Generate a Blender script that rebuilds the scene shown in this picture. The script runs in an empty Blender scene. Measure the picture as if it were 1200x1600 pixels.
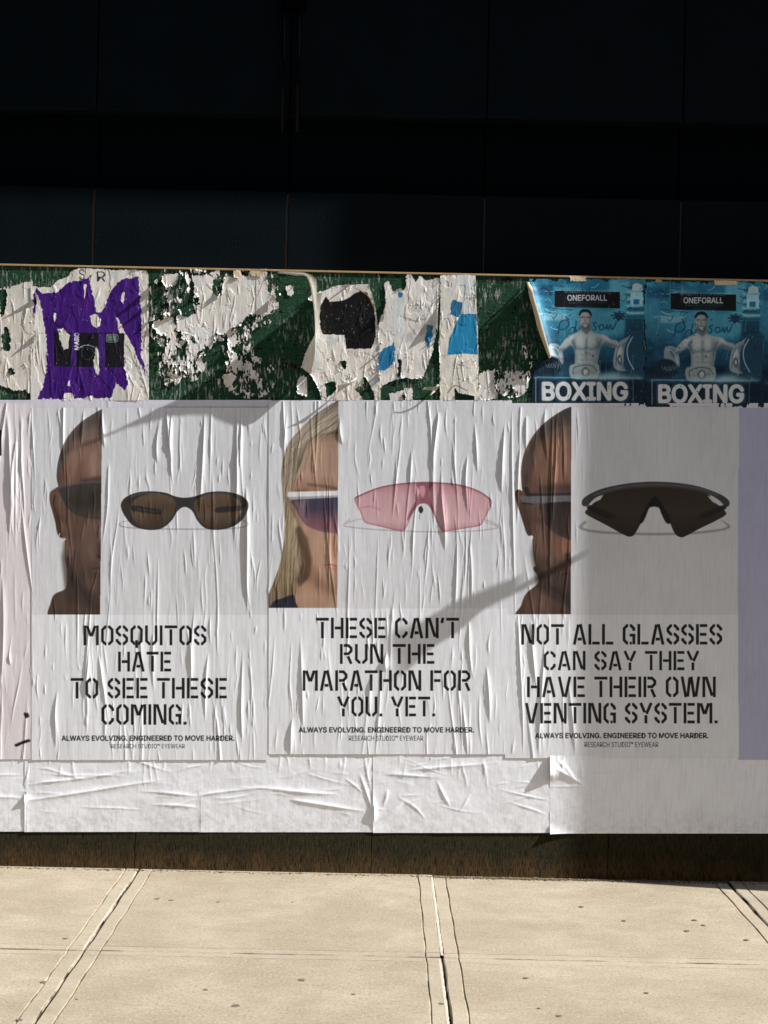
import bpy, bmesh, math, random
import numpy as np
from mathutils import Matrix, Vector

# ------------------------------------------------------------------ camera, sky, sun, exposure
SC = bpy.context.scene
COL = SC.collection
PX = 302.0            # photograph pixels per metre on the hoarding face
FPX = 2500.0          # focal length in those pixels
DIST = FPX / PX       # camera to hoarding
EYE = 1.874
ROLL = math.radians(1.2)
cam = bpy.data.cameras.new('camera')
cam.sensor_fit = 'HORIZONTAL'; cam.sensor_width = 36.0; cam.lens = FPX / 1200 * 36
cam.clip_start = 0.1; cam.clip_end = 600
cam_o = bpy.data.objects.new('camera', cam); COL.objects.link(cam_o)
cam_o.matrix_world = (Matrix.Translation((0, -DIST, EYE)) @ Matrix.Rotation(math.radians(90), 4, 'X')
                      @ Matrix.Rotation(ROLL, 4, 'Z'))
SC.camera = cam_o

SUN_OUT, SUN_UP = 0.205, 0.83          # slope of the light out of the wall and upward, per unit sideways
sund = Vector((1.0, -SUN_OUT, SUN_UP)).normalized()
sun = bpy.data.lights.new('sun', 'SUN'); sun.energy = 5.0; sun.angle = math.radians(0.5)
sun.color = (1.0, 0.98, 0.96)
sun_o = bpy.data.objects.new('sun', sun); COL.objects.link(sun_o)
sun_o.rotation_euler = sund.to_track_quat('Z', 'Y').to_euler(); sun_o.location = (6, -4, 9)

world = bpy.data.worlds.new('World'); SC.world = world; world.use_nodes = True
wn = world.node_tree.nodes; wl = world.node_tree.links
sky = wn.new('ShaderNodeTexSky'); sky.sky_type = 'NISHITA'; sky.sun_disc = False
sky.sun_elevation = math.asin(sund.z); sky.sun_rotation = math.atan2(sund.x, sund.y)
sky.air_density = 1.0; sky.dust_density = 2.5; sky.ozone_density = 1.0
wl.new(sky.outputs[0], wn['Background'].inputs[0]); wn['Background'].inputs[1].default_value = 0.05
SC.view_settings.view_transform = 'Standard'; SC.view_settings.look = 'None'
SC.view_settings.gamma = 1.0; SC.view_settings.use_curve_mapping = False
SC.view_settings.exposure = 0.85
SC.render.engine = 'CYCLES'; SC.cycles.max_bounces = 6

# ------------------------------------------------------------------ helpers: objects
CR, SR = math.cos(ROLL), math.sin(ROLL)
def W(px, py):
    """a point of the hoarding face -> metres (x, z)"""
    dx = px - 600.0; dy = 800.0 - py
    return (dx * CR - dy * SR) / PX, (dx * SR + dy * CR) / PX + EYE
def tag(o, label=None, cat=None, group=None, kind=None):
    if label: o['label'] = label
    if cat: o['category'] = cat
    if group: o['group'] = group
    if kind: o['kind'] = kind
    return o
def empty(name, loc=(0, 0, 0)):
    o = bpy.data.objects.new(name, None); COL.objects.link(o); o.location = loc
    o.empty_display_size = 0.1
    return o
def link(name, me, mat=None, parent=None, smooth=False):
    if mat: me.materials.append(mat)
    o = bpy.data.objects.new(name, me); COL.objects.link(o)
    if parent:
        o.parent = parent
        o.matrix_parent_inverse = Matrix.Translation(parent.location).inverted()
    if smooth: me.polygons.foreach_set('use_smooth', np.ones(len(me.polygons), bool))
    return o
def box(name, a, b, mat, parent=None, bev=0.0, seg=1):
    bm = bmesh.new(); bmesh.ops.create_cube(bm, size=1)
    for v in bm.verts:
        v.co = Vector([(a[i] + b[i]) / 2 + v.co[i] * (b[i] - a[i]) for i in range(3)])
    if bev: bmesh.ops.bevel(bm, geom=list(bm.edges), offset=bev, segments=seg, affect='EDGES')
    me = bpy.data.meshes.new(name); bm.to_mesh(me); bm.free()
    return link(name, me, mat, parent)
def tube(bm, p, q, r, n=12):
    p = Vector(p); q = Vector(q); d = q - p
    m = Matrix.Translation((p + q) / 2) @ d.to_track_quat('Z', 'Y').to_matrix().to_4x4()
    bmesh.ops.create_cone(bm, cap_ends=True, segments=n, radius1=r, radius2=r, depth=d.length, matrix=m)

# ------------------------------------------------------------------ helpers: noise and drawing
def sm(t): return t * t * (3 - 2 * t)
def vnoise(X, Y, seed):
    r = np.random.RandomState(seed).rand(256, 256)
    xi = np.floor(X).astype(int); yi = np.floor(Y).astype(int)
    fx = sm(X - xi); fy = sm(Y - yi); xi %= 256; yi %= 256; x1 = (xi + 1) % 256; y1 = (yi + 1) % 256
    return (r[yi, xi] * (1 - fx) + r[yi, x1] * fx) * (1 - fy) + (r[y1, xi] * (1 - fx) + r[y1, x1] * fx) * fy
def fbm(X, Y, sx, sy, octv, seed):
    a = 0; n = 0; amp = 1.0
    for k in range(octv):
        a = a + amp * vnoise(X / sx * 2 ** k + 17.3 * k, Y / sy * 2 ** k + 9.1 * k, seed + k); n += amp; amp *= 0.5
    return a / n
def blur(a, r):
    if r <= 0: return a
    n = max(1, int(math.ceil(r * 2.5))); k = np.exp(-0.5 * (np.arange(-n, n + 1) / r) ** 2); k /= k.sum()
    for ax in (0, 1):
        pad = [(0, 0)] * a.ndim; pad[ax] = (n, n)
        b = np.pad(a, pad, mode='edge'); out = 0
        for i, w in enumerate(k):
            sl = [slice(None)] * a.ndim; sl[ax] = slice(i, i + a.shape[ax]); out = out + w * b[tuple(sl)]
        a = out
    return a
def spline(P, n=8, closed=True):
    P = [np.array(p, float) for p in P]; m = len(P); out = []
    for i in range(m if closed else m - 1):
        g = (lambda k: P[k % m]) if closed else (lambda k: P[min(max(k, 0), m - 1)])
        a, b, c, d = g(i - 1), g(i), g(i + 1), g(i + 2)
        for j in range(n):
            t = j / n
            out.append(0.5 * (2 * b + (c - a) * t + (2 * a - 5 * b + 4 * c - d) * t * t + (3 * b - a - 3 * c + d) * t ** 3))
    if not closed: out.append(P[-1])
    return [tuple(p) for p in out]
def thick(P, t, miter=True):
    """polyline -> outline polygon of width t"""
    P = [np.array(p, float) for p in P]; n = len(P); L = []; R = []
    for i in range(n):
        dirs = []
        if i > 0: d = P[i] - P[i - 1]; dirs.append(d / (np.hypot(*d) + 1e-9))
        if i < n - 1: d = P[i + 1] - P[i]; dirs.append(d / (np.hypot(*d) + 1e-9))
        nn = [np.array([-d[1], d[0]]) for d in dirs]
        m = sum(nn) / len(nn); q = max(0.35, float(m @ m)); m = m / q
        tt = t[i] if isinstance(t, (list, tuple)) else t
        L.append(P[i] + m * tt / 2); R.append(P[i] - m * tt / 2)
    return [tuple(p) for p in L + R[::-1]]

class Canvas:
    """a print drawn in the pixel frame of the wall, K texels per pixel"""
    def __init__(s, x0, y0, x1, y1, K=2.0, col=(232, 232, 233)):
        s.x0, s.y0, s.x1, s.y1, s.K = x0, y0, x1, y1, K
        s.w = int(round((x1 - x0) * K)); s.h = int(round((y1 - y0) * K))
        s.a = np.empty((s.h, s.w, 3)); s.a[:] = col
        s.X, s.Y = np.meshgrid(x0 + (np.arange(s.w) + .5) / K, y0 + (np.arange(s.h) + .5) / K)
    def mask(s, poly, ss=3, out=None):
        M = np.zeros((s.h, s.w)) if out is None else out
        P = (np.array(poly, float) - (s.x0, s.y0)) * s.K
        A = P; B = np.roll(P, -1, 0)
        ya = max(0, int(P[:, 1].min())); yb = min(s.h - 1, int(P[:, 1].max()))
        for r in range(ya, yb + 1):
            for k in range(ss):
                y = r + (k + .5) / ss
                c = (A[:, 1] <= y) != (B[:, 1] <= y)
                if not c.any(): continue
                xs = np.sort(A[c, 0] + (y - A[c, 1]) * (B[c, 0] - A[c, 0]) / (B[c, 1] - A[c, 1]))
                for i in range(0, len(xs) - 1, 2):
                    l = min(max(xs[i], 0), s.w); q = min(max(xs[i + 1], 0), s.w)
                    if q <= l: continue
                    il, iq = int(l), int(q)
                    if il == iq: M[r, min(il, s.w - 1)] += (q - l) / ss
                    else:
                        M[r, il] += (il + 1 - l) / ss
                        if iq > il + 1: M[r, il + 1:iq] += 1 / ss
                        if iq < s.w: M[r, iq] += (q - iq) / ss
        return np.clip(M, 0, 1) if out is None else M
    def paint(s, M, col, alpha=1.0):
        M = (M * alpha)[..., None]
        s.a = s.a * (1 - M) + np.asarray(col, float) * M
    def fill(s, poly, col, alpha=1.0, soft=0.0, clip=None, jag=None):
        if jag:                                       # ragged outline
            rr = np.random.RandomState(int(abs(poly[0][0] * 7 + poly[0][1] * 3)) % 9999); Q = []
            for i in range(len(poly)):
                a = np.array(poly[i], float); b = np.array(poly[(i + 1) % len(poly)], float); n = max(1, int(np.hypot(*(b - a)) / 3))
                for k in range(n): Q.append(tuple(a + (b - a) * k / n + rr.randn(2) * jag))
            poly = Q
        M = s.mask(poly)
        if soft: M = blur(M, soft * s.K)
        if clip is not None: M = M * clip
        if isinstance(col, list): col = s.vgrad(col)
        s.paint(M, col, alpha); return M
    def vgrad(s, stops):
        ys = [p[0] for p in stops]
        return np.stack([np.interp(s.Y, ys, [p[1][c] for p in stops]) for c in range(3)], -1)
    def layers(s, seed, white=(216, 212, 205)):
        """older prints and bare fibre showing in patches"""
        w = (np.abs(s.a - np.array(white)).max(-1) < 48)
        for q, c in enumerate(((196, 192, 184), (206, 212, 216), (232, 229, 224))):
            k = (fbm(s.X + 31 * q, s.Y, 13 + 2 * q, 26, 5, seed + q) > .60) & w
            s.a[k] = s.a[k] * .6 + np.array(c) * .4
        s.a += ((vnoise(s.X / 1.2, s.Y / 9, seed + 8) - .5) * 12 * w)[..., None]
    def image(s, name):
        im = bpy.data.images.new(name, s.w, s.h)
        buf = np.ones((s.h, s.w, 4), np.float32); buf[..., :3] = np.clip(s.a[::-1], 0, 255) / 255
        im.pixels.foreach_set(buf.ravel()); im.update(); im.pack(); return im

# stencil capitals of the headlines, on a 14 high grid
h_, t_ = 1.05, 1.95
GL = {
 'O': (9, [[(3.9,12.95),(3.05,12.95),(h_,10.95),(h_,3.05),(3.05,h_),(3.9,h_)], [(5.1,12.95),(5.95,12.95),(7.95,10.95),(7.95,3.05),(5.95,h_),(5.1,h_)]]),
 'T': (9, [[(0,12.95),(9,12.95)], [(4.5,11.2),(4.5,0)]]),
 'H': (9, [[(h_,0),(h_,14)], [(7.95,0),(7.95,14)], [(2.8,7),(6.9,7)]]),
 'E': (8.2, [[(h_,0),(h_,14)], [(2.8,12.95),(8,12.95)], [(2.8,7),(7.4,7)], [(2.8,h_),(8,h_)]]),
 'F': (8.2, [[(h_,0),(h_,14)], [(2.8,12.95),(8,12.95)], [(2.8,7),(7.4,7)]]),
 'L': (8.2, [[(h_,0),(h_,14)], [(2.8,h_),(8,h_)]]),
 'S': (9, [[(7.95,9.6),(7.95,10.95),(5.95,12.95),(5.1,12.95)], [(3.9,12.95),(3.05,12.95),(h_,10.95),(h_,9.1),(3.05,7.1),(3.9,7.1)],
           [(5.1,7.1),(5.95,7.1),(7.95,5.1),(7.95,3.05),(5.95,h_),(5.1,h_)], [(3.9,h_),(3.05,h_),(h_,3.05),(h_,4.4)]]),
 'M': (11, [[(h_,0),(h_,14)], [(9.95,0),(9.95,14)], [(2.7,13.7),(5.2,6.4)], [(8.3,13.7),(5.8,6.4)]]),
 'N': (9.4, [[(h_,0),(h_,14)], [(8.35,0),(8.35,14)], [(2.6,13.9),(6.8,1.0)]]),
 'A': (9.6, [[(1.0,0),(3.9,13.7)], [(8.6,0),(5.3,14)], [(3.4,3.7),(6.3,3.7)]]),
 'R': (9, [[(h_,0),(h_,14)], [(2.8,12.95),(5.95,12.95),(7.95,10.95),(7.95,9.1),(5.95,7.1),(2.8,7.1)], [(5.6,5.4),(8.0,0)]]),
 'U': (9, [[(h_,14),(h_,3.05),(3.05,h_),(3.9,h_)], [(7.95,14),(7.95,3.05),(5.95,h_),(5.1,h_)]]),
 'I': (2.1, [[(h_,0),(h_,14)]]),
 'C': (9, [[(3.9,12.95),(3.05,12.95),(h_,10.95),(h_,3.05),(3.05,h_),(3.9,h_)], [(5.1,12.95),(5.95,12.95),(7.95,10.95),(7.95,9.4)], [(7.95,4.6),(7.95,3.05),(5.95,h_),(5.1,h_)]]),
 'G': (9, [[(3.9,12.95),(3.05,12.95),(h_,10.95),(h_,3.05),(3.05,h_),(3.9,h_)], [(5.1,12.95),(5.95,12.95),(7.95,10.95),(7.95,9.4)], [(7.95,0.2),(7.95,6.4)], [(5.0,6.4),(9,6.4)], [(5.1,h_),(6.5,h_)]]),
 'Q': (9, [[(3.9,12.95),(3.05,12.95),(h_,10.95),(h_,3.05),(3.05,h_),(3.4,h_)], [(5.1,12.95),(5.95,12.95),(7.95,10.95),(7.95,3.05),(5.95,h_),(5.6,h_)], [(4.5,3.6),(4.5,-1.9)]]),
 'Y': (9.2, [[(0.8,14),(3.7,7.6)], [(8.4,14),(5.0,6.6)], [(4.6,5.6),(4.6,0)]]),
 'V': (9.4, [[(1.0,14),(4.0,0.2)], [(8.4,14),(5.3,0)]]),
 'W': (13.6, [[(1.0,14),(3.6,0)], [(6.3,13.4),(4.9,0.4)], [(7.3,14),(9.4,0)], [(12.6,14),(10.6,0.4)]]),
 '.': (2.4, [[(0.1,1.05),(2.3,1.05)]]),
 "'": (2.4, [[(1.6,14),(0.7,10.4)]]),
}
def headline(cv, text, xa, xb, yt, yb, lean=0.0):
    """one line of stencil capitals between xa and xb, cap height yt..yb"""
    s = (yb - yt) / 14.0; gap = 1.45; sp = 5.0
    wtot = sum(sp if ch == ' ' else GL[ch][0] + gap for ch in text) - gap
    kx = (xb - xa) / wtot; x = xa; M = np.zeros((cv.h, cv.w))
    for ch in text:
        if ch == ' ': x += sp * kx; continue
        w, strokes = GL[ch]
        for st in strokes:
            vert = abs(st[0][0] - st[-1][0]) < 0.01 and len(st) == 2
            P = [(x + p[0] * kx, yb - p[1] * s) for p in st]
            cv.mask(thick(P, t_ * s * 0.97), out=M)
        x += (w + gap) * kx
    cv.paint(np.clip(M, 0, 1), (22, 22, 23))
try:      # the sans serif that ships inside Blender; its built-in face otherwise
    import os
    FACE = bpy.data.fonts.load(os.path.join(bpy.utils.system_resource('DATAFILES', path='fonts'), 'Inter.woff2'))
except Exception:
    FACE = None
def type_tris(text, bold=0.0, shear=0.0):
    """outline of Blender's own typeface as triangles, normalised to cap width / height 1"""
    c = bpy.data.curves.new('t', 'FONT'); c.body = text
    if FACE: c.font = FACE; c.offset = bold; c.shear = shear; c.resolution_u = 4
    o = bpy.data.objects.new('t', c); COL.objects.link(o)
    me = bpy.data.meshes.new_from_object(o.evaluated_get(bpy.context.evaluated_depsgraph_get()))
    me.calc_loop_triangles()
    v = np.empty(len(me.vertices) * 3); me.vertices.foreach_get('co', v); v = v.reshape(-1, 3)[:, :2]
    T = np.empty(len(me.loop_triangles) * 3, int); me.loop_triangles.foreach_get('vertices', T)
    bpy.data.objects.remove(o); bpy.data.curves.remove(c); bpy.data.meshes.remove(me)
    mn = v.min(0); mx = v.max(0)
    return (v[T] - mn).reshape(-1, 3, 2) / (mx - mn)
def typeset(cv, text, xa, xb, yt, yb, col, bold=0.0, shear=0.0, rot=0.0, alpha=1.0, soft=0, fat=0.0):
    M = np.zeros((cv.h, cv.w))
    for t in type_tris(text, bold, shear):
        P = [(xa + p[0] * (xb - xa), yb - p[1] * (yb - yt)) for p in t]
        if rot: 
            cx, cy = (xa + xb) / 2, (yt + yb) / 2
            P = [(cx + (x - cx) * math.cos(rot) - (y - cy) * math.sin(rot), cy + (x - cx) * math.sin(rot) + (y - cy) * math.cos(rot)) for x, y in P]
        cv.mask(P, out=M)
    M = np.clip(M, 0, 1)
    if fat:
        B0 = M
        for a_ in range(8 if fat > 1 else 4):
            for q_ in ((1,) if fat <= 1 else (.5, 1)):
                sx_ = fat * q_ * cv.K * math.cos(a_ * math.pi / (4 if fat > 1 else 2)); sy_ = fat * q_ * cv.K * math.sin(a_ * math.pi / (4 if fat > 1 else 2))
                ix, iy = int(math.floor(sx_)), int(math.floor(sy_)); fx, fy = sx_ - ix, sy_ - iy
                T_ = sum(np.roll(B0, (iy + j, ix + i), (0, 1)) * (fx if i else 1 - fx) * (fy if j else 1 - fy) for i in (0, 1) for j in (0, 1))
                M = np.maximum(M, T_)
    if soft: M = blur(M, soft * cv.K)
    cv.paint(M, col, alpha)

# ------------------------------------------------------------------ materials
def newmat(name):
    m = bpy.data.materials.new(name); m.use_nodes = True
    return m, m.node_tree.nodes, m.node_tree.links, m.node_tree.nodes['Principled BSDF']
def N(nt, kind, **kw):
    n = nt.new(kind)
    for k, v in kw.items(): setattr(n, k, v)
    return n
def tex_noise(nt, ln, coord, scale, detail=4, stretch=(1, 1, 1), rough=0.6):
    mp = nt.new('ShaderNodeMapping'); mp.inputs['Scale'].default_value = stretch; ln.new(coord, mp.inputs[0])
    n = nt.new('ShaderNodeTexNoise'); n.inputs['Scale'].default_value = scale; n.inputs['Detail'].default_value = detail
    n.inputs['Roughness'].default_value = rough; ln.new(mp.outputs[0], n.inputs[0]); return n.outputs[0]
def ramp(nt, ln, fac, a, b, ca=(0, 0, 0, 1), cb=(1, 1, 1, 1)):
    r = nt.new('ShaderNodeValToRGB'); r.color_ramp.elements[0].position = a; r.color_ramp.elements[1].position = b
    r.color_ramp.elements[0].color = ca; r.color_ramp.elements[1].color = cb; ln.new(fac, r.inputs[0]); return r.outputs[0]
def mix(nt, ln, fac, a, b, mode='MIX'):
    m = nt.new('ShaderNodeMix'); m.data_type = 'RGBA'; m.blend_type = mode
    for s, v in ((0, fac), (6, a), (7, b)):
        if isinstance(v, (float, int, tuple)): m.inputs[s].default_value = v
        else: ln.new(v, m.inputs[s])
    return m.outputs[2]
def bump(nt, ln, bs, hgt, strength, dist):
    b = nt.new('ShaderNodeBump'); b.inputs['Strength'].default_value = strength; b.inputs['Distance'].default_value = dist
    ln.new(hgt, b.inputs['Height']); ln.new(b.outputs[0], bs.inputs['Normal']); return b
def lin(c, a=1.0):
    return tuple((v / 255 / 12.92 if v / 255 <= .04045 else ((v / 255 + .055) / 1.055) ** 2.4) for v in c) + (a,)

def paper_mat(name, image=None, col=(232, 232, 233), grain=0.5, rough=0.55, dirt=0.25, splash=False):
    m, nt, ln, bs = newmat(name)
    tc = nt.new('ShaderNodeTexCoord'); ob = tc.outputs['Object']
    if image:
        im = nt.new('ShaderNodeTexImage'); im.image = image; im.interpolation = 'Cubic'; im.extension = 'EXTEND'
        ln.new(tc.outputs['UV'], im.inputs[0]); c = im.outputs[0]
    else: c = lin(col)
    g1 = tex_noise(nt, ln, ob, 14, 5, (6, 1, 0.5))            # streaks of paste along the sheet
    g2 = tex_noise(nt, ln, ob, 5, 5, (1, 1, 1))
    c = mix(nt, ln, ramp(nt, ln, g1, .45, .8, (0, 0, 0, 1), (dirt,) * 3 + (1,)), c, (.50, .50, .50, 1), 'MULTIPLY')
    c = mix(nt, ln, ramp(nt, ln, g2, .5, .75, (0, 0, 0, 1), (dirt,) * 3 + (1,)), c, (.70, .70, .70, 1), 'MULTIPLY')
    ln.new(c, bs.inputs['Base Color']); bs.inputs['Roughness'].default_value = rough
    bs.inputs['Specular IOR Level'].default_value = 0.3
    v = tex_noise(nt, ln, ob, 60, 3, (4, 1, 0.25)); f = tex_noise(nt, ln, ob, 260, 3, (1, 1, .6))
    a = nt.new('ShaderNodeMath'); a.operation = 'ADD'; ln.new(v, a.inputs[0]); ln.new(f, a.inputs[1])
    bump(nt, ln, bs, a.outputs[0], grain, 0.0006)
    if splash:            # street dirt splashed on the lowest hand's width
        sx = nt.new('ShaderNodeSeparateXYZ'); ln.new(ob, sx.inputs[0])
        mr = nt.new('ShaderNodeMapRange'); mr.inputs['From Min'].default_value = .24; mr.inputs['From Max'].default_value = .40
        mr.inputs['To Min'].default_value = 1; mr.inputs['To Max'].default_value = 0; ln.new(sx.outputs['Z'], mr.inputs['Value'])
        q = nt.new('ShaderNodeMath'); q.operation = 'MULTIPLY'; ln.new(mr.outputs[0], q.inputs[0])
        ln.new(ramp(nt, ln, tex_noise(nt, ln, ob, 30, 6, (1, 1, 1), .75), .46, .70, (0, 0, 0, 1), (.5, .5, .5, 1)), q.inputs[1])
        c = mix(nt, ln, q.outputs[0], c, (.40, .35, .28, 1)); ln.new(c, bs.inputs['Base Color'])
    return m

def mat_green():
    m, nt, ln, bs = newmat('worn_green_paint')
    ob = nt.new('ShaderNodeTexCoord').outputs['Object']
    big = tex_noise(nt, ln, ob, 3.0, 4); hs = tex_noise(nt, ln, ob, 40, 6, (.35, 1, 1.4), .7); vs = tex_noise(nt, ln, ob, 46, 6, (1.8, 1, .35), .7)
    fine = tex_noise(nt, ln, ob, 110, 5, (1, 1, 1), .75)
    g = mix(nt, ln, big, (.008, .037, .018, 1), (.017, .066, .031, 1))
    bk = nt.new('ShaderNodeMath'); bk.operation = 'MAXIMUM'
    ln.new(ramp(nt, ln, hs, .57, .60), bk.inputs[0]); ln.new(ramp(nt, ln, tex_noise(nt, ln, ob, 9, 8, (1, 1, 1.3), .75), .575, .60), bk.inputs[1])
    k = mix(nt, ln, bk.outputs[0], g, (.0022, .0030, .0026, 1))          # black undercoat in the scratches
    mk = nt.new('ShaderNodeMath'); mk.operation = 'MULTIPLY'
    ln.new(ramp(nt, ln, vs, .54, .58), mk.inputs[0]); ln.new(ramp(nt, ln, tex_noise(nt, ln, ob, 4.2, 3), .46, .58), mk.inputs[1])
    k2 = mix(nt, ln, mk.outputs[0], k, (.27, .29, .26, 1))                          # paper fibre left in the paste
    mf = nt.new('ShaderNodeMath'); mf.operation = 'MULTIPLY'
    ln.new(ramp(nt, ln, fine, .60, .64), mf.inputs[0]); ln.new(ramp(nt, ln, hs, .42, .55), mf.inputs[1])
    k3 = mix(nt, ln, mf.outputs[0], k2, (.30, .33, .29, 1))
    ln.new(k3, bs.inputs['Base Color']); bs.inputs['Roughness'].default_value = .65; bs.inputs['Specular IOR Level'].default_value = .08
    bump(nt, ln, bs, mix(nt, ln, .5, hs, mix(nt, ln, .4, vs, fine)), 1.0, .012)
    return m
def mat_plinth():
    m, nt, ln, bs = newmat('grimy_base_board')
    tc = nt.new('ShaderNodeTexCoord'); ob = tc.outputs['Object']
    sx = nt.new('ShaderNodeSeparateXYZ'); ln.new(ob, sx.inputs[0])
    mr = nt.new('ShaderNodeMapRange'); mr.inputs['From Min'].default_value = 0.0; mr.inputs['From Max'].default_value = 0.22; ln.new(sx.outputs['Z'], mr.inputs['Value'])
    hn = tex_noise(nt, ln, ob, 9, 4, (1.5, 1, .5)); ad = nt.new('ShaderNodeMath'); ad.operation = 'MULTIPLY_ADD'
    ln.new(hn, ad.inputs[0]); ad.inputs[1].default_value = .9; ln.new(mr.outputs[0], ad.inputs[2])
    mud = ramp(nt, ln, ad.outputs[0], .45, 1.1, (.140, .080, .030, 1), (.045, .037, .015, 1))  # street dirt splashed up the foot
    gr = tex_noise(nt, ln, ob, 60, 6, (5, 1, .35), .75); sp = tex_noise(nt, ln, ob, 190, 5, (1.6, 1, .45), .8)
    c = mix(nt, ln, ramp(nt, ln, gr, .47, .58), mud, (.008, .006, .003, 1))
    c = mix(nt, ln, ramp(nt, ln, sp, .60, .70), c, (.24, .15, .07, 1))
    ln.new(c, bs.inputs['Base Color']); bs.inputs['Roughness'].default_value = .6; bs.inputs['Specular IOR Level'].default_value = .08
    bump(nt, ln, bs, mix(nt, ln, .6, gr, sp), 1.0, .030)
    return m
def mat_black():
    m, nt, ln, bs = newmat('black_wall_paint')
    ob = nt.new('ShaderNodeTexCoord').outputs['Object']
    sp = tex_noise(nt, ln, ob, 190, 4, (1, 1, .45), .7); big = tex_noise(nt, ln, ob, 3, 4)
    c = mix(nt, ln, ramp(nt, ln, big, .3, .7), (.0016, .0046, .0066, 1), (.0026, .0060, .0084, 1))
    c = mix(nt, ln, ramp(nt, ln, sp, .71, .74), c, (.16, .13, .09, 1))
    ln.new(c, bs.inputs['Base Color']); bs.inputs['Roughness'].default_value = .6; bs.inputs['Specular IOR Level'].default_value = .05
    bump(nt, ln, bs, sp, .7, .003)
    return m
def mat_plain(name, col, rough=.6, metal=0, spec=.4, vary=.25, scale=12, bmp=.0):
    m, nt, ln, bs = newmat(name); ob = nt.new('ShaderNodeTexCoord').outputs['Object']
    n = tex_noise(nt, ln, ob, scale, 5)
    c = mix(nt, ln, n, tuple(v * (1 - vary) for v in col[:3]) + (1,), tuple(min(1, v * (1 + vary)) for v in col[:3]) + (1,))
    ln.new(c, bs.inputs['Base Color']); bs.inputs['Roughness'].default_value = rough; bs.inputs['Metallic'].default_value = metal
    bs.inputs['Specular IOR Level'].default_value = spec
    if bmp: bump(nt, ln, bs, tex_noise(nt, ln, ob, scale * 12, 4), .6, bmp)
    return m
def mat_concrete():
    m, nt, ln, bs = newmat('pale_concrete')
    ob = nt.new('ShaderNodeTexCoord').outputs['Object']
    a = tex_noise(nt, ln, ob, 1.6, 6, (1, 1, 1), .65); b = tex_noise(nt, ln, ob, 9, 6, (.5, 1, 1), .7); f = tex_noise(nt, ln, ob, 85, 5, (1, .6, 1), .8); g = tex_noise(nt, ln, ob, 60, 5)
    c = mix(nt, ln, ramp(nt, ln, a, .40, .62), (.305, .256, .180, 1), (.392, .336, .248, 1))
    c = mix(nt, ln, ramp(nt, ln, b, .42, .72, (0, 0, 0, 1), (.55, .55, .55, 1)), c, (.265, .220, .158, 1))
    c = mix(nt, ln, ramp(nt, ln, f, .36, .47, (.6, .6, .6, 1), (0, 0, 0, 1)), c, (.15, .125, .088, 1))
    c = mix(nt, ln, ramp(nt, ln, f, .54, .66, (0, 0, 0, 1), (.6, .6, .6, 1)), c, (.50, .44, .34, 1))
    am = nt.new('ShaderNodeAttribute'); am.attribute_name = 'margin'
    mm = nt.new('ShaderNodeMath'); mm.operation = 'MULTIPLY'; ln.new(am.outputs['Fac'], mm.inputs[0]); mm.inputs[1].default_value = .22
    c = mix(nt, ln, mm.outputs[0], c, (.42, .372, .29, 1))                      # trowelled margins are smoother and paler
    oi = nt.new('ShaderNodeObjectInfo'); c = mix(nt, ln, oi.outputs['Random'], c, mix(nt, ln, .10, c, (.12, .10, .07, 1)))
    st_ = ramp(nt, ln, tex_noise(nt, ln, ob, 2.7, 7, (.6, 1, 1), .72), .56, .72, (0, 0, 0, 1), (.35, .35, .35, 1))
    c = mix(nt, ln, st_, c, (.20, .155, .095, 1))
    at = nt.new('ShaderNodeAttribute'); at.attribute_name = 'dirt'
    dm = nt.new('ShaderNodeMath'); dm.operation = 'MULTIPLY'; ln.new(at.outputs['Fac'], dm.inputs[0]); ln.new(ramp(nt, ln, tex_noise(nt, ln, ob, 6, 5), .44, .60, (.05, .05, .05, 1)), dm.inputs[1])
    c = mix(nt, ln, dm.outputs[0], c, (.030, .022, .014, 1))
    ln.new(c, bs.inputs['Base Color']); bs.inputs['Roughness'].default_value = .85; bs.inputs['Specular IOR Level'].default_value = .25
    bump(nt, ln, bs, mix(nt, ln, .5, f, g), .7, .0032)
    return m
M_GREEN, M_PLINTH, M_BLACK, M_CONC = mat_green(), mat_plinth(), mat_black(), mat_concrete()
M_WOOD = mat_plain('raw_plywood_edge', (.42, .27, .13), .7, vary=.35, scale=30)
M_PIPE = mat_plain('black_gloss_metal', (.001, .0015, .002), .15, 0, .06)
M_RECESS_SHADE = mat_plain('recess_shade_black', (.0009, .0022, .0032), .8, 0, .03)  # darker than the wall black, standing in for shade inside the recess
M_JOINT = mat_plain('dark_joint', (.05, .035, .02), .9, bmp=.002, scale=40)
M_MORTAR = mat_plain('joint_sand', (.07, .055, .04), .95, bmp=.003, scale=30)
M_ASPHALT = mat_plain('asphalt', (.05, .05, .052), .9, vary=.3, scale=8, bmp=.004)
M_GUM = mat_plain('old_gum', (.13, .10, .07), .75, scale=60)
M_OPP = mat_plain('slate_render', (.09, .115, .16), .85, scale=5, bmp=.003)
M_BRICK = mat_plain('brown_render', (.22, .15, .11), .85, scale=5, bmp=.003)
M_STEEL = mat_plain('grey_bracket_steel', (.10, .10, .10), .45, 1, .5)
M_CRUMB = mat_plain('grit', (.13, .10, .06), .9, scale=90)
M_BACK = paper_mat('paper_back', None, (214, 196, 164), dirt=.5)
M_WHITE = paper_mat('blank_paper', None, (236, 239, 246), grain=.55, dirt=.35, splash=True)
M_SCRAP = paper_mat('weathered_paper', None, (222, 218, 208), grain=.7, dirt=.6)

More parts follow.
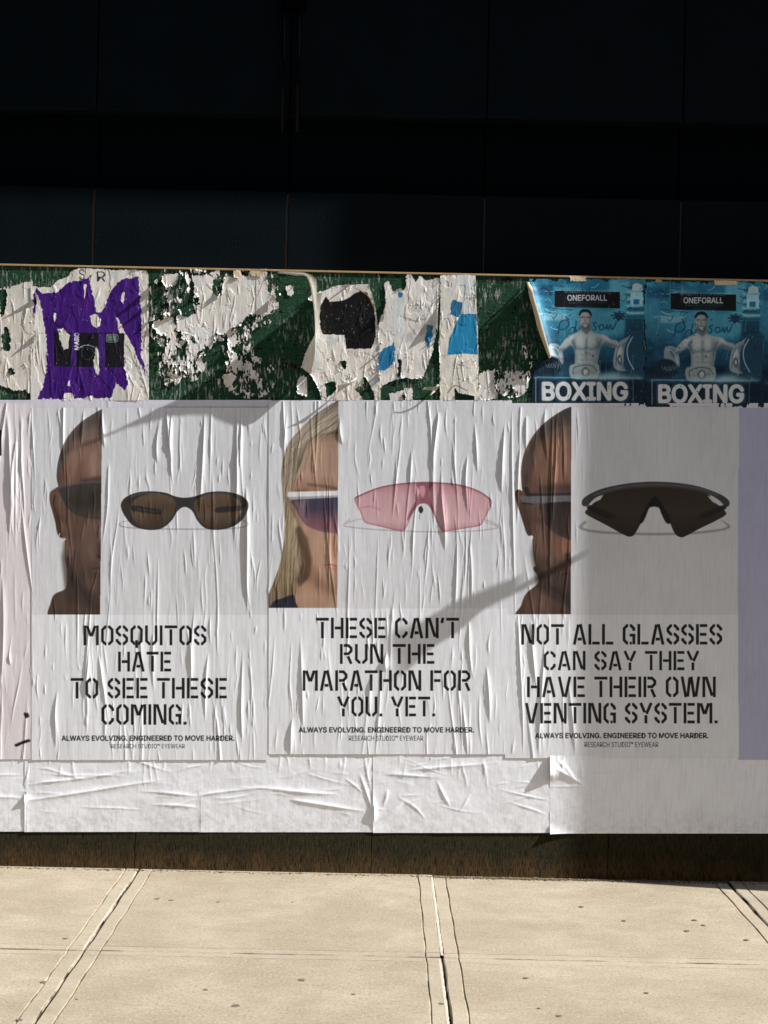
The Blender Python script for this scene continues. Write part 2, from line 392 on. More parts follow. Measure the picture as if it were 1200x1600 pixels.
# ------------------------------------------------------------------ the street
g = box('ground', (-120, -120, -.30), (120, 60, -.26), M_ASPHALT); tag(g, 'wide ground plane under street and pavement', kind='structure')
rd = box('road', (-60, -16, -.255), (60, -5.9, -.15), M_ASPHALT); tag(rd, 'dark asphalt road beyond the kerb', kind='structure')
kb = box('kerb', (-30, -5.9, -.25), (30, -5.74, -.004), M_CONC, bev=.012); tag(kb, 'pale concrete kerb along the pavement', kind='structure')
pav = empty('pavement', (0, 0, 0)); tag(pav, 'pale concrete pavement of large slabs with tooled edges', kind='structure')
bed = box('joint_bed', (-30, -5.74, -.2), (30, .9, -.022), M_MORTAR, pav)

def slab(x0, x1, y0, y1, seed, mg=.068):
    """a cast slab: rounded rim, a tooled line a hand's width inside it"""
    rr = random.Random(seed)
    def line(a, b):
        L = b - a; n = 16
        base = [0, .003, .008, mg - .006, mg - .001, mg + .004]
        mid = [mg + (L - 2 * mg) * k / n for k in range(1, n)]
        return [a + v for v in base + mid] + [b - v for v in base[::-1]]
    X = line(x0, x1); Y = line(y0, y1)
    def dep(c, a, b):
        d = min(c - a, b - c)
        if d < .001: return -.020
        if d < .0035: return -.003
        if abs(d - (mg - .001)) < .0015: return -.0045
        return 0.0
    vs = []; dirt = []; marg = []; nx, ny = len(X), len(Y)
    tilt = [rr.uniform(-.0015, .0015) for _ in range(3)]
    for j, y in enumerate(Y):
        for i, x in enumerate(X):
            z = min(dep(x, x0, x1), dep(y, y0, y1))
            jx = .0022 * math.sin(y * 13 + seed) + rr.uniform(-.0012, .0012); jy = .002 * math.sin(x * 9 + seed * 2) + rr.uniform(-.001, .001)
            marg.append(1.0 if min(x - x0, x1 - x, y - y0, y1 - y) < mg - .003 else 0.0)
            dirt.append(1.0 if z < -.0025 else 0.0)
            if z < -.003: z += rr.uniform(-.0015, .0008)
            vs.append((x + jx, y + jy, z + tilt[0] * (x - x0) + tilt[1] * (y - y0)))
    fs = [(j * nx + i, j * nx + i + 1, (j + 1) * nx + i + 1, (j + 1) * nx + i) for j in range(ny - 1) for i in range(nx - 1)]
    me = bpy.data.meshes.new('paving_slab'); me.from_pydata(vs, [], fs)
    me.attributes.new('dirt', 'FLOAT', 'POINT').data.foreach_set('value', dirt)
    me.attributes.new('margin', 'FLOAT', 'POINT').data.foreach_set('value', marg)
    return link('paving_slab', me, M_CONC, pav)
xj = [-8.86, -7.33, -5.80, -4.27, -2.745, -1.225, .285, 1.815, 3.34, 4.87, 6.40, 7.93]
yj = [.262, -1.53, -3.06, -4.59, -5.735]
s = 0
for b in range(len(yj) - 1):
    for a in range(len(xj) - 1):
        s += 1; slab(xj[a] + .0022, xj[a + 1] - .0022, yj[b + 1] + .002, yj[b] - .002, s)
def ground_pt(px, py):
    """a point of the pavement surface seen at that spot of the picture"""
    dx = px - 600.0; dy = 800.0 - py; X = dx * CR - dy * SR; Z = dx * SR + dy * CR
    d = EYE * FPX / -Z
    return X * d / FPX, d - DIST
gums = [(245,1405,11),(268,1407,11),(341,1410,8),(102,1467,10),(67,1535,12),(30,1594,12),(321,1547,10),(471,1532,15),(368,1572,16),(552,1554,9),(908,1417,10),
        (975,1439,8),(1085,1438,9),(1099,1446,8),(1073,1455,10),(1166,1469,10),(821,1529,11),(1010,1552,9),(690,1569,11),(842,1576,7),(873,1588,12),(457,1410,6),(120,1562,6)]
for i, (px, py, w) in enumerate(gums):
    x, y = ground_pt(px, py); rr = random.Random(i + 3); r = w / 2 / (FPX / (DIST + y)) * 1.0
    bm = bmesh.new(); n = 14; R = [r * rr.uniform(.8, 1.15) for _ in range(n)]
    top = [bm.verts.new((x + math.cos(6.283 * k / n) * R[k] * .8, y + math.sin(6.283 * k / n) * R[k] * .9, .0022)) for k in range(n)]
    bot = [bm.verts.new((x + math.cos(6.283 * k / n) * R[k], y + math.sin(6.283 * k / n) * R[k] * 1.05, -.002)) for k in range(n)]
    bm.faces.new(top)
    for k in range(n): bm.faces.new((bot[k], bot[(k + 1) % n], top[(k + 1) % n], top[k]))
    me = bpy.data.meshes.new('gum_spot'); bm.to_mesh(me); bm.free(); link('gum_spot', me, M_GUM, pav)
# pale filler left in the joint in front of the middle poster
def ragged(name, p0, p1, w, z, mat, seed):
    rr = random.Random(seed); bm = bmesh.new(); n = 60; prev = None; d = Vector((p1[0] - p0[0], p1[1] - p0[1])); u = d.normalized(); v = Vector((-u.y, u.x))
    for k in range(n + 1):
        c = Vector(p0) + d * (k / n); a_ = w * rr.uniform(.55, .9); b_ = w * rr.uniform(.55, .9)
        r_ = [bm.verts.new((c.x + v.x * a_, c.y + v.y * a_, -.003)), bm.verts.new((c.x + v.x * a_ * .6, c.y + v.y * a_ * .6, z)), bm.verts.new((c.x - v.x * b_ * .6, c.y - v.y * b_ * .6, z)), bm.verts.new((c.x - v.x * b_, c.y - v.y * b_, -.003))]
        if prev:
            for i in range(3): bm.faces.new((prev[i], r_[i], r_[i + 1], prev[i + 1]))
        prev = r_
    bmesh.ops.recalc_face_normals(bm, faces=bm.faces)
    me = bpy.data.meshes.new(name); bm.to_mesh(me); bm.free(); return link(name, me, mat, pav)
M_FILL = mat_plain('pale_filler', (.46, .42, .34), .85, scale=30, vary=.2)
ragged('joint_filler', (.283, .22), (.284, -1.50), .010, .0016, M_FILL, 3)
ragged('joint_filler', (.272, -1.56), (.274, -3.0), .010, .0016, M_FILL, 4)
ragged('joint_filler', (-1.235, .20), (-1.236, -1.50), .006, .0012, M_FILL, 5)
# grit swept against the foot of the boards
bm = bmesh.new(); rr = random.Random(5)
for k in range(2600):
    x = rr.uniform(-2.6, 2.6); y = -abs(rr.gauss(0, .018)) - .024; r = rr.uniform(.0012, .0045) * (1.8 if rr.random() < .05 else 1)
    if rr.random() < .3: x = rr.gauss(.75, .4)
    m = Matrix.Translation((x, y, r * .4)) @ Matrix.Rotation(rr.uniform(0, 6), 4, 'Z') @ Matrix.Diagonal((rr.uniform(1, 2.4), 1, .7, 1))
    bmesh.ops.create_icosphere(bm, subdivisions=1, radius=r, matrix=m)
me = bpy.data.meshes.new('street_grit'); bm.to_mesh(me); bm.free()
tag(link('street_grit', me, M_CRUMB), 'loose grit and crumbs swept against the foot of the hoarding', 'grit', kind='stuff')

# ------------------------------------------------------------------ dark building face above the hoarding
BY = .262       # how far it stands behind the hoarding face
def WB(px, py, back=BY):
    x, z = W(px, py); k = (DIST + back) / DIST
    return x * k, (z - EYE) * k + EYE
bw = empty('shopfront_wall', (0, BY, 0)); tag(bw, 'black painted panelled shopfront wall rising behind the poster hoarding', 'wall')
box('wall_core', (-9, BY + .16, -.2), (9, BY + .5, 7.4), M_BLACK, bw)
xs = [WB(px, 300)[0] for px in (-1082, -774, -466, -159, 148, 450, 758, 1065, 1372, 1680, 1988, 2296)]
zA = WB(600, 182)[1]; zB = WB(600, 303)[1]
for a, b in zip(xs[:-1], xs[1:]):
    box('wall_panel', (a + .004, BY, zA), (b - .004, BY + .02, 6.9), M_BLACK, bw, bev=.003)
    box('wall_panel', (a + .004, BY, .02), (b - .004, BY + .02, zB), M_BLACK, bw, bev=.003)
    box('recessed_panel', (a + .004, BY + .10, zB - .02), (b - .004, BY + .12, zA + .02), M_RECESS_SHADE, bw, bev=.003)
for x in xs: box('joint_strip', (x - .0035, BY + .006, .02), (x + .0035, BY + .012, zB - .01), M_JOINT, bw)
box('rail', (-9, BY + .02, zA - .0), (9, BY + .155, zA + .03), M_BLACK, bw)
box('rail', (-9, BY + .02, zB - .03), (9, BY + .155, zB - .0), M_BLACK, bw)
box('canopy', (-9, BY - .557, 5.75), (9, BY + .3, 6.0), M_BLACK, bw, bev=.01)
# two rods of the old sign hanger
rods = empty('sign_hanger', (WB(455, 205)[0], BY, 3.9)); tag(rods, 'pair of glossy black metal rods running down the dark wall', 'sign hanger')
for dx0, dx1, r, yb in ((441, 441, .011, 206), (464, 463, .014, 206)):
    x1, z1 = WB(dx0, yb, BY - .04); x2, z2 = WB(dx0 + 4, -60, BY - .04)
    bm = bmesh.new(); tube(bm, (x1, BY - .03, z1), (x2, BY - .03, z2), r, 20)
    me = bpy.data.meshes.new('rod'); bm.to_mesh(me); bm.free(); link('rod', me, M_PIPE, rods, True)
xc, zc = WB(459, 8, BY - .04)
box('clamp', (xc - .065, BY - .055, zc - .03), (xc + .065, BY, zc + .05), M_PIPE, rods, bev=.008, seg=2)

# neighbouring building, out of the picture on the right, whose corner shades this end of the wall
XP = W(889, 800)[0] + 2.9; PR = 2.9 * SUN_OUT
nb = empty('neighbouring_building', (XP, 0, 0)); tag(nb, 'brown rendered building corner standing out past the right end of the hoarding', 'building')
box('wall', (XP, -PR, -.02), (XP + 5, 3, 9.0), M_BRICK, nb, bev=.01)
box('cornice', (XP + .003, -PR - .0, 9.0), (XP + 5.1, 3, 9.3), M_BRICK, nb)

# the other side of the street, behind the camera
for k, (xa, xb, hh, lb) in enumerate(((-34, -12, 13.0, 'slate grey building across the street, left of the camera'), (-11.9, 9, 15.5, 'tall slate grey building straight across the street'), (9.1, 22, 7.0, 'low slate grey building across the street, right of the camera'))):
    ob_ = empty('opposite_building', (xa, -22, 0)); tag(ob_, lb, 'building')
    box('wall', (xa, -30, -.2), (xb, -22, hh), M_OPP, ob_)
    for fl in range(int(hh // 3.4)):
        for c_ in range(int((xb - xa) // 2.6)): box('window', (xa + .8 + c_ * 2.6, -22.05, 1.1 + fl * 3.4), (xa + 2.1 + c_ * 2.6, -21.97, 2.9 + fl * 3.4), M_PIPE, ob_)
# ------------------------------------------------------------------ hoarding
ho = empty('hoarding', (0, 0, 0)); tag(ho, 'long plywood hoarding painted green along the pavement and covered with posters', 'hoarding')
zt = W(600, 425)[1]; zm = W(600, 1290)[1]
gx = [-9.0, -4.6, W(-276, 520)[0], W(234, 520)[0], W(745, 520)[0], W(1256, 520)[0], 5.1, 8.0]
for a, b in zip(gx[:-1], gx[1:]):
    b = min(b, XP - .01)
    if b > a: box('board', (a + .0015, 0, zm), (b - .0015, .018, zt - .008), M_GREEN, ho, bev=.0012)
bx = [W(p, 1330)[0] for p in (-1635, -1266, -897, -528, -158, 211, 580, 950, 1320, 1690)] + [XP - .01]
for k, (a, b) in enumerate(zip(bx[:-1], bx[1:])):
    box('base_board', (a + .0014, -.002 - .001 * (k % 2), -.02), (b - .0014, .018, zm - .002), M_PLINTH, ho, bev=.0012)
box('top_cap', (-9, -.006, zt - .008), (XP - .02, BY - .003, zt + .001), M_WOOD, ho, bev=.001)
box('stud_rail', (-9, .019, 1.9), (XP - .02, .07, 2.0), M_WOOD, ho)

# ------------------------------------------------------------------ sheets of paper
def grid(x0, y0, x1, y1, sx, sy):
    nx = int(round((x1 - x0) / sx)) + 1; ny = int(round((y1 - y0) / sy)) + 1
    return np.meshgrid(np.linspace(x0, x1, nx), np.linspace(y0, y1, ny))
def sheet(name, G, H, lift, mat, mask=None, warp=None, parent=None, cells=None):
    """paper over the grid G (wall pixels), H metres proud of the board at each node"""
    X, Y = G; ny, nx = X.shape
    PXx, PYy = (X, Y) if warp is None else warp(X, Y)
    dx = PXx - 600.0; dy = 800.0 - PYy
    wx = (dx * CR - dy * SR) / PX; wz = (dx * SR + dy * CR) / PX + EYE
    co = np.stack([wx, -(lift + H), wz], -1).reshape(-1, 3)
    idx = np.arange(ny * nx).reshape(ny, nx)
    Q = np.stack([idx[1:, :-1], idx[1:, 1:], idx[:-1, 1:], idx[:-1, :-1]], -1)
    if mask is not None:
        k = (mask[1:, :-1] + mask[1:, 1:] + mask[:-1, 1:] + mask[:-1, :-1]) / 4 > .5; Q = Q[k]
    if cells is not None: Q = Q[cells]
    Q = Q.reshape(-1, 4)
    used = np.unique(Q); remap = np.full(ny * nx, -1); remap[used] = np.arange(len(used)); Q = remap[Q]
    U = (X - X.min()) / (X.max() - X.min()); V = 1 - (Y - Y.min()) / (Y.max() - Y.min())
    uv = np.stack([U, V], -1).reshape(-1, 2)[used]; co = co[used]
    me = bpy.data.meshes.new(name); me.vertices.add(len(co)); me.vertices.foreach_set('co', co.ravel().astype(np.float32))
    me.loops.add(len(Q) * 4); me.loops.foreach_set('vertex_index', Q.ravel().astype(np.int32))
    me.polygons.add(len(Q)); me.polygons.foreach_set('loop_start', (np.arange(len(Q)) * 4).astype(np.int32))
    me.polygons.foreach_set('use_smooth', np.ones(len(Q), bool))
    me.update(calc_edges=True)
    l = me.uv_layers.new(name='UVMap'); l.data.foreach_set('uv', uv[Q.ravel()].ravel().astype(np.float32))
    return link(name, me, mat, parent)

def crease(H, G, x, y, L, w, amp, lean=0.0, ang=None, rr=None, asym=1.0):
    """one glue crease: a narrow bulge running down from (x, y), or along the angle ang"""
    X, Y = G
    a = math.radians(90 if ang is None else ang); ux, uy = math.cos(a), math.sin(a)
    m = 3 * w + 4; xe, ye = x + ux * L + lean * L * (-uy), y + uy * L + lean * L * ux
    i0 = np.searchsorted(X[0], min(x, xe) - m); i1 = np.searchsorted(X[0], max(x, xe) + m)
    j0 = np.searchsorted(Y[:, 0], min(y, ye) - m); j1 = np.searchsorted(Y[:, 0], max(y, ye) + m)
    if i1 <= i0 or j1 <= j0: return
    XX = X[j0:j1, i0:i1] - x; YY = Y[j0:j1, i0:i1] - y
    t = (XX * ux + YY * uy) / L; d = XX * -uy + YY * ux
    ph = rr.uniform(0, 6.28); wig = rr.uniform(.5, 2.2) * min(1, L / 60)
    d = d - lean * L * t - wig * np.sin(t * rr.uniform(2, 6) + ph)
    tp = np.clip(t, 0, 1); tp = np.sin(math.pi * tp ** rr.uniform(.6, 1.5)) ** .8 * ((t > 0) & (t < 1))
    ww = w * (.45 + .55 * tp)
    dd = np.where(d > 0, d / ww * asym, d / ww)
    H[j0:j1, i0:i1] += amp * tp * np.exp(-np.abs(dd) ** 1.15)

def wrinkled(G, seed, dens=1.0, big=10, amp=1.0):
    """height of a pasted sheet in metres"""
    X, Y = G; rr = random.Random(seed); x0, x1, y0, y1 = X.min(), X.max(), Y.min(), Y.max()
    H = (fbm(X, Y, 90, 260, 3, seed) * .004 + fbm(X, Y, 18, 130, 3, seed + 9) * .0017 * amp
         + fbm(X, Y, 4.5, 60, 2, seed + 20) * .00055 * amp + fbm(X, Y, 7, 9, 2, seed + 31) * .0003)
    area = (x1 - x0) * (y1 - y0)
    for k in range(int(area / 900 * dens)):
        crease(H, G, rr.uniform(x0, x1), rr.uniform(y0 - 20, y1 - 10), rr.uniform(12, 60), rr.uniform(.7, 1.5), rr.uniform(.0006, .0024) * amp, rr.gauss(0, .06), None, rr)
    for k in range(int(area / 5200 * dens)):
        crease(H, G, rr.uniform(x0, x1), rr.uniform(y0 - 60, y1 - 40), rr.uniform(60, 190), rr.uniform(.9, 2.0), rr.uniform(.0012, .0032) * amp, rr.gauss(0, .06), None, rr)
    for k in range(big):
        crease(H, G, rr.uniform(x0 + 10, x1 - 10), rr.uniform(y0 - 20, y1 - 100), rr.uniform(80, 220), rr.uniform(1.8, 3.4), rr.uniform(.0028, .0055) * amp, rr.gauss(0, .07), None, rr, 1.6)
    return H

# ------------------------------------------------------------------ the three eyewear posters
def skin_texture(cv, M, seed, amt=9):
    cv.a = np.where((M > .5)[..., None], cv.a * .80 + cv.a.mean(-1, keepdims=True) * .18, cv.a)
    n = fbm(cv.X, cv.Y, 14, 22, 3, seed) - .5; st = vnoise(cv.X / 1.6, cv.Y / 26, seed + 4) - .5
    sc = (np.floor(cv.X * cv.K / 2) % 2) * 3 - 1.5
    cv.a += ((n * amt * 2 + st * amt + sc) * M)[..., None]
def Z5(P): return [(x / 2.79, 620 + y / 2.79) for x, y in P]
def Z6(P): return [(400 + x / 3, 620 + y / 3) for x, y in P]
def Z7(P): return [(780 + x / 2.857, 620 + y / 2.857) for x, y in P]
def arc(P, w): return thick(spline(P, 8, False), w)

def paper_base(cv, ysplit, seed, x0=None):
    cv.a[:] = (214, 217, 222)
    t = np.clip((cv.Y - ysplit) * 1.0, 0, 1)[..., None]
    cv.a = cv.a * (1 - t) + np.array((227, 230, 236)) * t
    cv.a += ((fbm(cv.X, cv.Y, 60, 200, 3, seed) - .5) * 10)[..., None]
    cv.a += ((vnoise(cv.X / 1.1, cv.Y / 90, seed + 5) - .5) * 5)[..., None]

def print_one():
    cv = Canvas(50, 637, 421, 1187, 2.0); paper_base(cv, 960, 1)
    clip = (cv.X < 160 - (cv.Y - 640) * .0095) & (cv.Y < 960)
    clip = clip.astype(float)
    # neck and shoulder, then ear, then head
    cv.fill(spline(Z5([(300,700),(296,745),(294,800),(285,838),(240,860),(222,900),(214,960),(300,1000),(470,1000),(470,700)]), 6), [(880, (66, 50, 42)), (925, (84, 64, 53)), (960, (70, 53, 45))], soft=.5, clip=clip)
    cv.fill(spline(Z5([(262,395),(235,404),(219,420),(218,455),(230,500),(242,545),(250,590),(262,612),(284,610),(290,560),(285,450)]), 6), [(765, (112, 78, 62)), (800, (92, 62, 50)), (840, (80, 56, 46))], soft=.4, clip=clip)
    cv.fill(arc(Z5([(240,430),(236,470),(252,520),(262,560)]), 2.2), (60, 40, 34), soft=.5, clip=clip)
    cv.fill(arc(Z5([(262,440),(262,480),(270,520)]), 1.6), (130, 94, 78), soft=.5, clip=clip)
    head = spline(Z5([(520,30),(451,52),(400,80),(350,115),(300,170),(270,230),(254,290),(249,350),(258,400),(272,470),(282,560),(284,640),(286,712),(300,760),(340,830),(400,890),(520,930)]), 6)
    hm = cv.fill(head, [(640, (98, 88, 84)), (668, (112, 92, 84)), (700, (128, 98, 84)), (745, (120, 86, 72)), (812, (100, 74, 62)), (850, (94, 70, 60)), (900, (78, 60, 52)), (960, (66, 51, 44))], soft=.4, clip=clip)
    cv.fill(Z5([(240,230),(275,250),(270,330),(262,420),(235,420)]), (74, 58, 50), .7, 3.5, clip * hm)
    cv.fill(Z5([(290,170),(340,120),(400,85),(470,50),(470,120),(400,130),(330,190),(285,280),(262,330),(250,300)]), (78, 72, 70), .75, 4, clip * hm)
    cv.fill(Z5([(360,250),(400,215),(460,215),(460,340),(380,350)]), (150, 116, 100), .5, 7, clip * hm)
    cv.fill(Z5([(282,620),(300,720),(345,800),(400,880),(430,930),(290,900),(270,700)]), (52, 40, 35), .7, 2.2, clip)
    cv.fill(Z5([(330,640),(400,600),(450,600),(450,720),(380,730)]), (122, 92, 78), .5, 7, clip * hm)
    cv.fill(arc(Z5([(405,748),(425,745),(450,748)]), 1.6), (48, 34, 30), .8, .5, clip)
    cv.fill(arc(Z5([(410,757),(430,762),(450,760)]), 3), (110, 76, 66), .6, 1.0, clip)
    for P, c_, a_, b_ in (([(300,255),(330,205),(352,190),(345,300),(312,360)], (164, 130, 112), .5, 3), ([(395,270),(412,225),(425,230),(420,345),(400,350)], (168, 134, 116), .55, 2.5),
                          ([(262,540),(300,560),(320,640),(312,700),(290,690)], (126, 94, 78), .55, 3), ([(350,560),(400,545),(430,560),(400,620),(350,625)], (128, 98, 84), .5, 4), ([(425,640),(450,630),(450,700),(430,700)], (58, 42, 36), .6, 2.0),
                          ([(420,690),(450,688),(450,704),(430,706)], (44, 30, 26), .8, 1.0), ([(370,800),(440,790),(440,850),(400,860)], (112, 84, 70), .6, 4), ([(300,880),(360,900),(420,948),(300,948)], (104, 80, 66), .5, 5), ([(350,360),(450,345),(450,368),(360,378)], (62, 46, 40), .7, 2)):
        cv.fill(Z5(P), c_, a_, b_, clip)
    # glasses on the face
    cv.fill(spline(Z5([(252,398),(290,385),(380,372),(470,370),(470,390),(380,392),(300,405),(262,420)]), 6), (70, 67, 65), 1, .8, clip)
    cv.fill(spline(Z5([(262,402),(310,388),(400,378),(500,382),(560,450),(500,528),(420,534),(350,520),(300,490),(270,440)]), 6), (60, 56, 54), 1, .5, clip)
    cv.fill(spline(Z5([(290,412),(330,395),(400,386),(500,392),(540,450),(500,515),(420,522),(360,508),(315,475)]), 6), [(755, (66, 58, 52)), (785, (52, 44, 38)), (808, (74, 60, 48))], 1, .8, clip)
    cv.fill(arc(Z5([(262,398),(330,380),(400,372),(460,372)]), .9), (110, 110, 110), .6, .4, clip)
    cv.fill(arc(spline(Z5([(262,595),(258,615),(275,627),(288,618)]), 4, False), 1.4), (226, 222, 206), 1, .2)
    skin_texture(cv, clip * (cv.a.mean(-1) < 205), 11)
    # the product
    cv.fill(arc(Z5([(530,560),(520,555),(545,543),(600,540)]), 1.2), (150, 150, 150), .8, .5)
    cv.fill(arc(Z5([(522,560),(560,570),(700,576),(860,577),(1000,575),(1070,565),(1082,552),(1060,538)]), 1.5), (140, 138, 136), .85, .5)
    fr = spline(Z5([(530,462),(552,436),(600,417),(660,412),(720,418),(765,434),(805,440),(850,434),(910,416),(975,413),(1035,424),(1072,445),(1084,470),(1078,500),(1052,540),(1010,568),(950,580),(895,572),(862,540),(838,497),(806,480),(776,497),(748,540),(705,574),(645,580),(585,564),(548,524),(531,490)]), 6)
    cv.fill(fr, (52, 48, 46), soft=.25)
    l1 = spline(Z5([(572,470),(610,436),(670,424),(730,430),(765,455),(760,500),(735,545),(690,568),(640,570),(595,548),(572,510)]), 6)
    l2 = spline(Z5([(848,460),(885,434),(950,424),(1010,432),(1048,458),(1052,500),(1030,540),(980,568),(920,570),(880,548),(855,505)]), 6)
    g1 = [(770, (98, 82, 66)), (790, (84, 68, 52)), (805, (92, 76, 60)), (825, (66, 52, 40))]
    for l in (l1, l2): cv.fill(l, g1, soft=.4)
    cv.fill(spline(Z5([(572,478),(600,474),(660,484),(700,490),(706,505),(696,514),(650,508),(600,500),(575,496)]), 5), (42, 38, 36), .95, .4)
    cv.fill(arc(Z5([(600,489),(650,496),(685,501)]), 1.0), (84, 80, 76), .8, .4)
    cv.fill(spline(Z5([(935,492),(960,480),(1020,476),(1050,474),(1050,494),(1010,500),(960,505),(940,503)]), 5), (42, 38, 36), .95, .4)
    cv.fill(Z5([(1045,500),(1072,478),(1080,500),(1056,536)]), (120, 120, 122), .55, 1.2)
    cv.fill(Z5([(640,480),(760,470),(760,560),(640,575)]), (50, 40, 30), .35, 5, cv.mask(l1))
    cv.fill(arc(Z5([(560,440),(620,422),(700,422)]), 1.1), (112, 110, 108), .8, .5)
    cv.fill(arc(Z5([(890,430),(950,420),(1020,428)]), 1.1), (112, 110, 108), .8, .5)
    headline(cv, 'MOSQUITOS', 131, 323, 977, 1008); headline(cv, 'HATE', 185, 268, 1018, 1049)
    headline(cv, 'TO SEE THESE', 111, 355, 1059, 1091); headline(cv, 'COMING.', 159, 292, 1100, 1132)
    typeset(cv, 'ALWAYS EVOLVING. ENGINEERED TO MOVE HARDER.', 97, 366, 1149, 1157, (30, 30, 32), fat=.36)
    typeset(cv, 'RESEARCH STUDIO\u2122 EYEWEAR', 174, 289, 1162, 1169, (52, 52, 56))
    return cv

def print_two():
    cv = Canvas(420, 627, 792, 1178, 2.0); paper_base(cv, 950, 21)
    clip = ((cv.X < 529 - (cv.Y - 627) * .006) & (cv.Y < 949.5)).astype(float)
    hair = spline(Z6([(480,-20),(385,18),(300,68),(230,128),(160,208),(130,280),(120,370),(124,440),(135,560),(134,650),(118,760),(90,850),(55,940),(40,1020),(480,1020)]), 6)
    hm = cv.fill(hair, [(627, (120, 108, 96)), (665, (168, 154, 134)), (720, (158, 142, 120)), (800, (172, 152, 122)), (880, (150, 128, 96)), (950, (120, 98, 70))], soft=.4, clip=clip)
    # strands
    n = vnoise(cv.X / 1.7 + cv.Y * .02, cv.Y / 60, 77); n2 = vnoise((cv.X - np.maximum(0, 705 - cv.Y) * 1.0) / 2.0, (cv.Y + cv.X) / 60, 79)
    st = np.where(cv.Y > 700, n, n2) - .5
    cv.a += (st * 74 * hm * clip)[..., None] * np.array((1, .97, .9))
    cv.fill(Z6([(235,230),(300,180),(400,150),(400,190),(300,200),(250,240),(222,300),(205,420),(180,420),(195,320)]), (70, 56, 44), .85, 1.6, clip)
    face = spline(Z6([(480,160),(385,172),(320,180),(262,196),(228,226),(214,300),(180,400),(163,440),(166,520),(195,598),(216,660),(240,720),(256,790),(250,840),(215,880),(188,920),(184,1020),(480,1020)]), 6)
    fm = cv.fill(face, [(675, (124, 94, 76)), (690, (170, 134, 112)), (740, (180, 144, 122)), (768, (160, 118, 92)), (835, (184, 144, 120)), (880, (190, 148, 122)), (905, (170, 130, 106)), (949, (178, 138, 112))], soft=.6, clip=clip)
    for k in range(60):       # loose strands
        r_ = random.Random(k + 400); x = r_.uniform(120, 210); y = r_.uniform(200, 700); L = r_.uniform(80, 260)
        cv.fill(arc(Z6([(x, y), (x - r_.uniform(-4, 14), y + L * .5), (x - r_.uniform(0, 40), y + L)]), r_.uniform(.4, 1.0)), r_.choice([(206, 192, 168), (96, 80, 62), (184, 166, 136), (70, 56, 42)]), .55, .3, clip * hm)
    for k in range(26):
        r_ = random.Random(k + 500); q = r_.uniform(0, 1); o_ = r_.uniform(0, 70)
        cv.fill(arc(Z6([(150 + q * 60 + o_ * .4, 330 - q * 60 + o_), (230 + o_ * .5, 170 + o_), (390, 40 + q * 40 + o_ * 1.2)]), r_.uniform(.4, 1.1)), r_.choice([(214, 200, 178), (84, 70, 54), (190, 172, 142)]), .5, .3, clip * hm)
    for P, c_, a_, b_ in (([(240,250),(290,210),(330,230),(300,330),(240,370)], (204, 164, 134), .5, 5), ([(300,665),(380,650),(380,740),(310,730)], (206, 160, 128), .5, 6), ([(355,640),(385,640),(385,760),(362,755)], (150, 104, 80), .6, 3), ([(200,930),(260,880),(300,940),(220,985)], (206, 164, 130), .4, 5), ([(180,440),(240,430),(250,445),(180,447)], (120, 90, 72), .5, 1)):
        cv.fill(Z6(P), c_, a_, b_, clip * fm)
    cv.fill(Z6([(205,600),(240,660),(262,760),(255,840),(205,890),(190,860),(215,780),(205,700),(185,620)]), (84, 62, 44), .85, 1.8, clip)
    cv.fill(Z6([(255,780),(300,850),(400,900),(400,940),(280,900),(240,850)]), (134, 92, 68), .55, 4, clip)
    cv.fill(Z6([(240,404),(300,410),(390,424),(390,440),(300,424),(240,418)]), (112, 84, 66), .8, 1.0, clip)
    cv.fill(arc(Z6([(320,790),(350,786),(380,794),(400,796)]), 2.2), (164, 84, 76), .9, .7, clip)
    cv.fill(arc(Z6([(330,800),(360,806),(400,806)]), 3.2), (184, 110, 98), .7, 1.2, clip)
    cv.fill(Z6([(150,458),(170,470),(200,600),(180,560),(160,520)]), (146, 100, 78), .8, 1, clip)
    lens = spline(Z6([(168,484),(240,474),(480,464),(480,650),(385,642),(300,630),(240,604),(206,565),(184,520)]), 5)
    cv.fill(lens, [(775, (62, 60, 84)), (795, (70, 60, 84)), (812, (116, 76, 92)), (835, (142, 92, 96))], 1, .5, clip)
    cv.fill(Z6([(180,490),(240,480),(225,560),(245,600),(205,560)]), (170, 130, 136), .6, 2, clip)
    cv.fill(Z6([(150,446),(385,440),(388,470),(160,482),(148,465)]), (222, 222, 226), 1, .4, clip)
    cv.fill(Z6([(150,470),(385,462),(388,470),(160,484)]), (150, 150, 158), .8, .5, clip)
    cv.fill(spline(Z6([(70,1000),(85,958),(120,945),(175,928),(186,960),(188,1000)]), 5), (34, 36, 56), 1, .5, clip)
    skin_texture(cv, clip * (cv.a.mean(-1) < 206), 31, 7)
    # pink shield
    cv.fill(arc(Z6([(440,575),(412,600),(440,610),(560,622),(780,632),(1000,630),(1100,620),(1135,610),(1110,590),(1070,575)]), 1.6), (158, 156, 158), .85, .5)
    cv.fill(arc(Z6([(420,595),(480,575),(600,562)]), 1.3), (165, 160, 163), .8, .5)
    cv.fill(arc(Z6([(950,570),(1050,580),(1130,608)]), 1.3), (165, 160, 163), .8, .5)
    sh = spline(Z6([(462,474),(500,453),(560,430),(640,412),(740,402),(850,402),(950,412),(1040,440),(1090,470),(1106,492),(1096,525),(1070,575),(1052,603),(1000,614),(940,624),(885,632),(868,625),(850,590),(830,545),(808,510),(786,500),(762,506),(742,525),(722,575),(704,615),(684,632),(660,628),(580,608),(520,594),(503,580),(488,540),(470,505)]), 5)
    sm_ = cv.mask(sh); cv.paint(sm_, cv.vgrad([(754, (178, 128, 138)), (775, (200, 160, 167)), (815, (206, 170, 176)), (830, (188, 142, 150))]))
